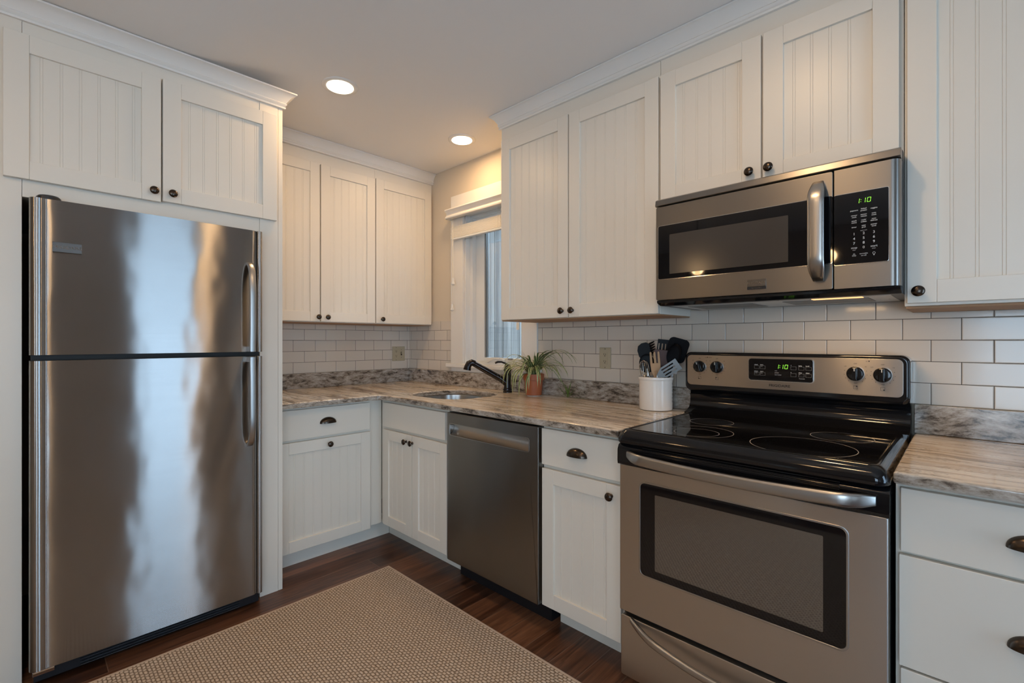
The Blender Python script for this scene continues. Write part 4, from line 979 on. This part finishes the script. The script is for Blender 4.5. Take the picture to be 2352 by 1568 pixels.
# ------------------------------------------------------------------ rug
t = thing('rug', (2.1, -1.86, 0), 'tan basket weave area rug on the dark wood floor', 'rug')
RU = (1.018, 3.10, -2.86, -0.838)
obj('weave', MB().box(RU[0]+0.012, RU[1]-0.012, RU[2]+0.012, RU[3]-0.012, 0.0005, 0.009), 'rug', t)
e = 0.006
obj('binding', MB().ring([(0, 0)]*4, [(0, 0)]*4, 0, 0) if False else MB().layers([[(x, y, z) for x, y in ((RU[0]+q, RU[2]+q), (RU[1]-q, RU[2]+q), (RU[1]-q, RU[3]-q), (RU[0]+q, RU[3]-q))] for q, z in ((0.013, 0.0004), (0.002, 0.0006), (0.0, 0.004), (0.002, 0.009), (0.006, 0.0105), (0.011, 0.0100), (0.0130, 0.0088))], cap=False), 'rugedge', t, smooth=True, angle=70)

# ------------------------------------------------------------------ recessed lights
def can(x, y, label, e=CAN_E):
    t = thing('recessed_light', (x, y, CZ-0.012), label, 'ceiling light', 'round recessed lights')
    obj('trim_ring', MB().lathe([(0.063, -0.004), (0.068, -0.006), (0.080, -0.006), (0.087, -0.003), (0.088, -0.0002)], (x, y, CZ), seg=48), 'trimw', t, smooth=True, angle=60)
    obj('lens', MB().lathe([(0.064, -0.0072), (0.058, -0.0085), (0.02, -0.009)], (x, y, CZ), seg=40), 'lens', t, smooth=True, angle=60)
    lamp('lamp_light', 'AREA', (x, y, CZ-0.011), e, WARM, 0.125, None, (0, 0, 0), t, shape='DISK')
can(1.020, -1.123, 'round recessed ceiling light nearer the refrigerator')
can(0.975, -0.273, 'round recessed ceiling light near the window')
can(2.75, -1.15, 'round recessed ceiling light out of view above the range aisle', 8.0)
can(2.75, -2.45, 'round recessed ceiling light out of view behind the viewer', 7.0)

# pendants over the peninsula behind the viewer (seen mirrored in the microwave glass)
for i, (px, lab) in enumerate(((1.45, 'glass pendant lamp over the peninsula, nearer the refrigerator'), (2.50, 'glass pendant lamp over the peninsula, farther from the refrigerator'))):
    t = thing('pendant_lamp', (px, -3.15, 1.80), lab, 'pendant lamp', 'glass pendants over the peninsula')
    obj('cord', MB().tube([(px, -3.15, CZ-0.001), (px, -3.15, 2.02)], 0.004, 8), 'bronzed', t, smooth=True)
    obj('cap', MB().lathe([(0.02, 0.0), (0.024, 0.02), (0.02, 0.05), (0.006, 0.06)], (px, -3.15, 1.965)), 'bronzed', t, smooth=True)
    obj('glass_shade', MB().lathe([(0.022, 0.17), (0.05, 0.14), (0.085, 0.08), (0.095, 0.02), (0.075, -0.03), (0.03, -0.05)], (px, -3.15, 1.84)), 'pane', t, smooth=True)
    obj('bulb', MB().lathe([(0.010, 0.06), (0.014, 0.04), (0.028, 0.0), (0.022, -0.022), (0.006, -0.03)], (px, -3.15, 1.90)), 'bulb', t, smooth=True)
    lamp('lamp_light', 'POINT', (px, -3.15, 1.92), PEND_E, WARM, 0.05, None, (0, 0, 0), t)
t = thing('peninsula', (1.3, -3.2, 0), 'white peninsula cabinet with granite top behind the viewer', 'peninsula')
obj('cabinet_box', MB().box(0.02, 2.35, -3.45, -2.98, 0.0, 0.882), 'cab', t)
obj('counter', MB().box(0.001, 2.40, -3.60, -2.94, 0.884, 0.914), 'granite', t)

# ------------------------------------------------------------------ crock and utensils
CX, CY, CR = 2.221, -0.128, 0.0775
t = thing('utensil_crock', (CX, CY, CTOP), 'white stoneware crock full of cooking utensils left of the range', 'crock')
obj('jar', MB().lathe([(0.070, 0.0), (0.0755, 0.003), (0.0760, 0.010), (0.0765, 0.140), (0.0790, 0.143), (0.0805, 0.148), (0.0795, 0.155), (0.0755, 0.157), (0.0715, 0.154), (0.0705, 0.145), (0.0700, 0.012), (0.02, 0.010)], (CX, CY, CTOP+0.0004), seg=48), 'ceramic', t, smooth=True, angle=50)
st_ = MB()
for k in range(6):
    zz = CTOP+0.126-0.0165*k
    for q in range(3):
        a0, a1 = math.radians(9+3*q), math.radians(11+3*q)
        st_.layers([[(CX+rr*math.cos(a), CY+rr*math.sin(a), z_) for a, z_ in ((a0, zz-0.005), (a1, zz-0.005), (a1, zz+0.005-0.002*q), (a0, zz+0.005))] for rr in (0.0764, 0.0773)])
obj('stamp', st_, 'printg', t)
FACE = Vector((0.44, -0.9, 0)).normalized()
def ut(name, label, foot, head, build):
    """foot / head world points of the utensil's axis; build(frame) adds parts; local (x across, y along the axis from the head end, n out of the face)"""
    f, h = Vector(foot), Vector(head); ax = (h-f); Ln = ax.length; ax.normalize()
    n = (FACE-ax*FACE.dot(ax)).normalized(); x = ax.cross(n)
    x = -x if x.dot(Vector((0.9, 0.44, 0))) < 0 else x
    def F(a, c, b_):       # a across, c out of face, b along axis (0 = foot)
        p = f+x*a+n*c+ax*b_; return (p.x, p.y, p.z)
    t = thing(name, tuple(f), label, 'utensil', 'utensils in the crock')
    build(t, F, Ln)
ZB = CTOP+0.016
def spag(t, F, L):
    obj('handle', MB(F).tube([(0, 0, 0), (0, 0, L-0.075)], [0.006, 0.0055], 10), 'chrome', t, smooth=True)
    g = MB(F); pts = [(-0.012, L-0.08), (0.012, L-0.08), (0.032, L-0.05), (0.036, L-0.02), (0.030, L+0.004), (0.010, L+0.016), (-0.012, L+0.014), (-0.030, L+0.002), (-0.036, L-0.02), (-0.032, L-0.05)]
    g.plate(pts, -0.004, 0.002)
    obj('head', g, 'nylon', t, bevel=0.002)
    tg = MB(F)
    for k in range(5):
        b_ = L+0.010-k*0.012
        tg.tube([(0.026, 0, b_-0.004), (0.040, 0.010, b_), (0.048, 0.026, b_+0.002)], [0.005, 0.0045, 0.003], 8)
    obj('tines', tg, 'nylon', t, smooth=True)
ut('spaghetti_server', 'black spaghetti server with prongs, leftmost in the crock', (2.200, -0.105, ZB), (2.150, -0.105, 1.217), spag)
def sspoon(t, F, L):
    obj('handle', MB(F).tube([(0, 0, 0), (0, 0, L-0.06)], 0.0055, 10), 'chrome', t, smooth=True)
    g = MB(F); P = [(0.036*math.cos(a), L-0.035+0.046*math.sin(a)) for a in [2*PI*k/24 for k in range(24)]]
    g.layers([[(u*k, d, L-0.035+(z-L+0.035)*k) for u, z in P] for d, k in ((-0.006, 0.8), (-0.002, 1.0), (0.002, 1.0), (-0.002, 0.7))])
    obj('bowl', g, 'nylon', t, smooth=True, angle=60)
ut('skimmer_spoon', 'round black spoon head below the spaghetti server', (2.200, -0.140, ZB), (2.182, -0.145, 1.168), sspoon)
def slots(F, L, w, h0, n, name, mat, t, z_off=0.0):
    g = MB(F); sp = 2*w/n
    g.box(-w, w, -0.0015, 0.0015, L-h0, L-h0+0.045); g.box(-w, w, -0.0015, 0.0015, L-0.020, L)
    for k in range(n+1):
        u = -w+sp*k; a0, a1 = max(-w, u-sp*0.33), min(w, u+sp*0.33)
        g.box(a0, a1, -0.0015, 0.0015, L-h0+0.045, L-0.020)
    obj(name, g, mat, t, bevel=0.0006)
def turner(t, F, L):
    obj('handle', MB(F).tube([(0, 0, 0), (0, 0, L-0.095)], [0.008, 0.0065], 10), 'nylon', t, smooth=True)
    slots(F, L, 0.045, 0.10, 6, 'blade', 'nylon', t)
ut('slotted_turner', 'black slotted turner at the back middle of the crock', (2.226, -0.095, ZB), (2.262, -0.085, 1.246), turner)
def wspat(t, F, L):
    obj('handle', MB(F).tube([(0, 0, 0), (0, 0, L-0.07)], [0.007, 0.006], 10), 'woodd', t, smooth=True)
    obj('blade', MB(F).plate([(-0.010, L-0.13), (0.010, L-0.13), (0.031, L-0.08), (0.034, L), (-0.034, L), (-0.031, L-0.08)], -0.003, 0.003), 'woodd', t, bevel=0.002)
ut('wooden_spatula', 'dark brown wooden spatula behind the pale wooden fork', (2.236, -0.135, ZB), (2.268, -0.158, 1.200), wspat)
def wfork(t, F, L):
    obj('handle', MB(F).tube([(0, 0, 0), (0, 0, L-0.09)], [0.007, 0.0065], 10), 'woodl', t, smooth=True)
    g = MB(F); g.plate([(-0.008, L-0.135), (0.008, L-0.135), (0.021, L-0.09), (0.023, L-0.055), (-0.023, L-0.055), (-0.021, L-0.09)], -0.003, 0.003)
    for u in (-0.0175, 0.0, 0.0175): g.plate([(u-0.0055, L-0.055), (u+0.0055, L-0.055), (u+0.0042, L-0.004), (u, L), (u-0.0042, L-0.004)], -0.003, 0.003)
    obj('fork_head', g, 'woodl', t, bevel=0.0012)
ut('wooden_fork', 'pale wooden three tined fork at the front of the crock', (2.255, -0.160, ZB), (2.240, -0.180, 1.192), wfork)
def bigt(t, F, L):
    obj('handle', MB(F).tube([(0, 0, 0), (0, 0, L-0.10)], [0.008, 0.0065], 10), 'nylon', t, smooth=True)
    g = MB(F); P = rrect(-0.046, 0.046, L-0.115, L, 0.022, 6)
    g.ring(P, rrect(-0.022, -0.012, L-0.085, L-0.028, 0.004, 6), -0.002, 0.002)
    obj('blade', g, 'nylon', t, bevel=0.001)
ut('nylon_turner', 'large black nylon turner leaning right in the crock', (2.222, -0.095, ZB), (2.340, -0.122, 1.252), bigt)
def ladle(t, F, L):
    obj('handle', MB(F).tube([(0, 0, 0), (0, 0, L-0.08)], [0.007, 0.006], 10), 'nylon', t, smooth=True)
    P = [(0.031*math.cos(a), L-0.05+0.052*math.sin(a)) for a in [2*PI*k/24 for k in range(24)]]
    obj('bowl', MB(F).layers([[(u*k, d, L-0.05+(z-L+0.05)*k) for u, z in P] for d, k in ((-0.010, 0.55), (-0.004, 0.9), (0.003, 1.0), (0.001, 0.93), (-0.006, 0.6))]), 'nylon', t, smooth=True, angle=70)
ut('nylon_spoon', 'black nylon serving spoon in front of the large turner', (2.226, -0.122, ZB), (2.336, -0.148, 1.226), ladle)
def sil(t, F, L):
    obj('handle', MB(F).tube([(0, 0, 0), (0, 0, L-0.06)], 0.005, 10), 'silic', t, smooth=True)
    obj('blade', MB(F).plate([(-0.020, L-0.075), (0.020, L-0.075), (0.022, L-0.02), (0.012, L-0.004), (-0.010, L), (-0.022, L-0.012)], -0.003, 0.003), 'silic', t, bevel=0.002)
ut('silicone_spatula', 'white silicone spatula right of the wooden fork', (2.256, -0.088, ZB), (2.306, -0.104, 1.160), sil)
def mturn(t, F, L):
    obj('handle', MB(F).tube([(0, 0, 0), (0, 0, L)], 0.0045, 10), 'steelH', t, smooth=True)
    ca, sa = math.cos(0.92), math.sin(0.92)
    def F2(a, c, b_): return F(a*ca+b_*sa, c, L-0.004-a*sa+b_*ca)      # blade bent over to the right
    g = MB(F2)
    g.plate([(-0.006, 0.0), (0.006, 0.0), (0.024, 0.032), (-0.024, 0.032)], -0.001, 0.001); g.plate([(-0.027, 0.092), (0.027, 0.092), (0.028, 0.112), (-0.028, 0.112)], -0.001, 0.001)
    for a0, a1 in ((-0.0255, -0.017), (-0.011, -0.003), (0.003, 0.011), (0.017, 0.0255)): g.plate([(a0, 0.032), (a1, 0.032), (a1*1.06, 0.092), (a0*1.06, 0.092)], -0.001, 0.001)
    obj('blade', g, 'badge', t)
ut('metal_turner', 'slotted steel turner leaning toward the range from the crock', (2.245, -0.180, ZB), (2.258, -0.186, 1.080), mturn)
def whisk(t, F, L):
    obj('handle', MB(F).tube([(0, 0, 0), (0, 0, 0.10)], 0.007, 10), 'chrome', t, smooth=True)
    g = MB(F)
    for k in range(7):
        a = PI*k/7; r = 0.022
        for s in (-1, 1):
            pts = [(s*r*math.sin(PI*0.5*min(1, q*1.5))*math.cos(a)*(1 if q < .7 else math.sqrt(max(0, 1-((q-.7)/.3)**2))), s*r*math.sin(PI*0.5*min(1, q*1.5))*math.sin(a)*(1 if q < .7 else math.sqrt(max(0, 1-((q-.7)/.3)**2))), 0.10+(L-0.10)*q) for q in [i/14 for i in range(15)]]
            g.tube(pts, 0.0011, 5)
    obj('wires', g, 'chrome', t, smooth=True)
ut('whisk', 'steel wire whisk at the left of the crock', (2.205, -0.172, ZB), (2.188, -0.186, 1.150), whisk)

# ------------------------------------------------------------------ spider plant
PX, PY = 1.437, -0.108
t = thing('potted_plant', (PX, PY, CTOP), 'spider plant in a terracotta pot on the counter by the faucet', 'plant')
obj('pot', MB().lathe([(0.044, 0.0), (0.048, 0.002), (0.0560, 0.088), (0.0615, 0.090), (0.0640, 0.122), (0.0635, 0.126), (0.0595, 0.126), (0.0575, 0.118), (0.056, 0.112), (0.01, 0.111)], (PX, PY, CTOP+0.0046), seg=40), 'terra', t, smooth=True, angle=40)
obj('saucer', MB().lathe([(0.040, 0.0), (0.041, 0.003), (0.039, 0.0042)], (PX, PY, CTOP+0.0003), seg=32), 'ceramic', t, smooth=True)
obj('soil', MB().lathe([(0.0562, 0.0), (0.0562, 0.004), (0.02, 0.008)], (PX, PY, CTOP+0.116), seg=24), 'soil', t, smooth=True)
def leaf(g, base, az, el, L, w, droop, n=14, ymax=-0.034, zmin=CTOP+0.004, twist=0.0):
    p = Vector(base); e = el; pts = []; ds = L/n
    for i in range(n+1):
        pts.append(p.copy()); p = p+Vector((math.cos(az)*math.cos(e), math.sin(az)*math.cos(e), math.sin(e)))*ds
        e = max(e-droop*ds*(0.5+1.2*i/n), -1.52)
        if p.y > ymax: p.y = ymax-0.0005*i
        if p.z < zmin: p.z = zmin
        if p.z < 1.115 and p.x < 1.255 and p.y > -0.14: p.x = max(p.x, 1.25)
    side0 = Vector((-math.sin(az+twist), math.cos(az+twist), 0))
    vs = []; o = len(g.v)
    for i, q in enumerate(pts):
        t_ = i/n; ww = w*(0.55+0.9*t_ if t_ < 0.4 else 0.91*(1-((t_-0.4)/0.6)**1.8)+0.01)
        d = (pts[min(i+1, n)]-pts[max(i-1, 0)]).normalized(); sd_ = (side0-d*side0.dot(d)).normalized(); nn = sd_.cross(d)
        for k, (a, l) in enumerate(((-1, 0.25), (-0.5, 0.06), (0.5, 0.06), (1, 0.25))): vs.append(tuple(q+sd_*(ww*a)+nn*(ww*l)))
    fs = []; ms = []
    for i in range(n):
        for k in range(3): fs.append((i*4+k, i*4+k+1, (i+1)*4+k+1, (i+1)*4+k)); ms.append(0 if k == 1 else 1)
    o_ = len(g.f); g.add(vs, fs); g.m[o_:] = ms
g = MB()
rnd = random.Random(11)
top = CTOP+0.126
def rb(r=0.02):
    a = rnd.uniform(0, 2*PI); q = r*math.sqrt(rnd.random()); return (PX+q*math.cos(a), PY+q*math.sin(a), top)
for k in range(62):
    az = rnd.uniform(-PI, 0.25) if k % 4 else rnd.uniform(-PI, PI)
    leaf(g, rb(), az, rnd.uniform(0.6, 1.38), rnd.uniform(0.16, 0.30), rnd.uniform(0.0052, 0.0076), rnd.uniform(7.0, 11.5))
for az, el, L, dr in ((-0.12, 1.05, 0.42, 5.2), (-0.18, 1.0, 0.45, 4.6), (-0.08, 0.95, 0.40, 4.4), (-0.2, 1.2, 0.40, 6.6), (-0.30, 0.75, 0.42, 4.6), (-0.35, 0.62, 0.36, 5.2), (-0.1, 0.8, 0.33, 6.0),
                      (-2.9, 1.0, 0.27, 8.5), (-2.7, 0.9, 0.25, 9.0), (-2.5, 0.8, 0.26, 9.5), (-2.3, 0.95, 0.28, 10.0), (-2.0, 0.85, 0.27, 10.5), (-1.7, 0.8, 0.26, 11.5)):
    leaf(g, rb(0.012), az, el, L, 0.0074, dr)
leaf(g, (PX+0.005, PY, top), -0.6, 1.52, 0.14, 0.0055, 0.3); leaf(g, (PX-0.004, PY, top), -2.6, 1.22, 0.16, 0.0048, 1.2); leaf(g, (PX-0.01, PY, top), -2.9, 1.05, 0.20, 0.0022, 0.6)
leaf(g, (PX-0.012, PY-0.02, top), -1.35, 0.35, 0.235, 0.0068, 14.0); leaf(g, (PX+0.010, PY-0.02, top), -1.15, 0.35, 0.22, 0.0062, 14.0)
for az in (-0.75, -1.0, -1.3, -1.55, -1.8, -2.1, -2.4, -2.7):
    leaf(g, (PX+0.03*math.cos(az), PY+0.03*math.sin(az), top), az, rnd.uniform(0.75, 1.0), rnd.uniform(0.23, 0.29), 0.0078, rnd.uniform(12.0, 14.5))
obj('foliage', g, ['leafg', 'leafc'], t, smooth=True, angle=80, recalc=False)
rn = MB(); rn.tube([(PX+0.02, PY, top), (PX+0.08, PY-0.005, top+0.055), (PX+0.15, PY, top+0.03), (PX+0.215, PY+0.005, top-0.04), (PX+0.245, PY+0.008, CTOP+0.03), (PX+0.245, PY+0.008, CTOP+0.012)], 0.0016, 6)
obj('runner', rn, 'leafy', t, smooth=True)
g = MB()
for k in range(13):
    leaf(g, (PX+0.245, PY+0.008, CTOP+0.010), rnd.uniform(-PI, 0.6), rnd.uniform(0.5, 1.4), rnd.uniform(0.07, 0.13), 0.0040, rnd.uniform(1, 8))
leaf(g, (PX+0.245, PY+0.008, CTOP+0.008), 0.12, 0.06, 0.15, 0.004, 0.4); leaf(g, (PX+0.245, PY+0.008, CTOP+0.008), -0.3, 0.15, 0.12, 0.003, 1.5)
obj('plantlet', g, ['leafy', 'leafg'], t, smooth=True, angle=80, recalc=False)

# ------------------------------------------------------------------ blind
t = thing('window_blind', (0.98, -0.05, 1.98), 'raised cream slatted blind with moulded valance over the window', 'blind')
VP = [(0.021, 2.125), (0.070, 2.125), (0.080, 2.130), (0.083, 2.140), (0.074, 2.150), (0.070, 2.160), (0.074, 2.172), (0.086, 2.180), (0.090, 2.186), (0.088, 2.194), (0.080, 2.196), (0.0701, 2.1955), (0.0701, 2.196), (0.021, 2.196)]
g = MB(FB); g.extr([(0.055, 2.125), (0.078, 2.125), (0.084, 2.130), (0.085, 2.138), (0.076, 2.148), (0.072, 2.160), (0.076, 2.172), (0.087, 2.179), (0.091, 2.186), (0.089, 2.194), (0.080, 2.197), (0.055, 2.197)], 0.570, 1.372)
g.box(0.570, 0.580, 0.021, 0.0545, 2.125, 2.197); g.box(1.362, 1.372, 0.021, 0.0545, 2.125, 2.197)
obj('valance', g, 'trimw', t, smooth=True, angle=40)
obj('headrail', MB(FB).box(0.595, 1.345, 0.022, 0.052, 2.142, 2.185), 'vinyl', t, bevel=0.002)
g = MB(FB)
for k in range(13):
    z = 1.990+k*0.0062; dx = rnd.uniform(-0.004, 0.004)
    g.add([(0.592+dx, 0.024, z), (1.348+dx, 0.024, z), (1.348+dx, 0.049, z+0.0006), (0.592+dx, 0.049, z+0.0006), (0.592+dx, 0.024, z+0.0048), (1.348+dx, 0.024, z+0.0048), (1.348+dx, 0.049, z+0.0054), (0.592+dx, 0.049, z+0.0054)],
          [(0, 3, 2, 1), (4, 5, 6, 7), (0, 1, 5, 4), (1, 2, 6, 5), (2, 3, 7, 6), (3, 0, 4, 7)])
obj('slats', g, 'slat', t)
obj('bottom_rail', MB(FB).box(0.592, 1.348, 0.023, 0.050, 1.974, 1.989), 'vinyl', t, bevel=0.003)
for u in (0.70, 1.09):
    g = MB(FB)
    for o in (-0.012, 0.012):
        g.tube([(u+o, 0.0515, 2.142), (u+o, 0.0515, 2.075)], 0.0006, 5)
        g.tube([(u+o+0.003*math.sin(k*2.1), 0.0515+0.0015*math.cos(k*1.7), 2.075-k*0.0095) for k in range(10)], 0.0011, 5)
    obj('ladder_cord', g, 'cord', t, smooth=True)
for u, zt in ((0.633, 1.695), (0.622, 1.508)):
    c = obj('pull_cord', MB(FB).tube([(u, 0.062, 2.135), (u, 0.062, zt)], 0.0014, 6), 'cord', t, smooth=True)
    obj('tassel', MB(FB).lathe([(0.004, 0.0), (0.007, -0.007), (0.008, -0.026), (0.013, -0.038), (0.013, -0.046), (0.005, -0.053)], (u, 0.062, zt), seg=14), 'vinyl', c, smooth=True)

# ------------------------------------------------------------------ outside the window
t = thing('fence', (0.0, 1.78, 0), 'weathered grey board fence seen through the window', 'fence')
g = MB(); x = -3.6
while x < 2.2:
    wb = 0.135; g.box(x, x+wb-0.006, 1.75+rnd.uniform(-0.006, 0.006), 1.775, -0.05, 2.80); x += wb
obj('boards', g, 'boards', t, bevel=0.003)
for z in (0.5, 2.2): obj('rail', MB().box(-3.6, 2.2, 1.785, 1.82, z, z+0.1), 'boards', t)
struct('ground', MB().box(-4, 9, 0.16, 6, -0.15, -0.05), 'grass')
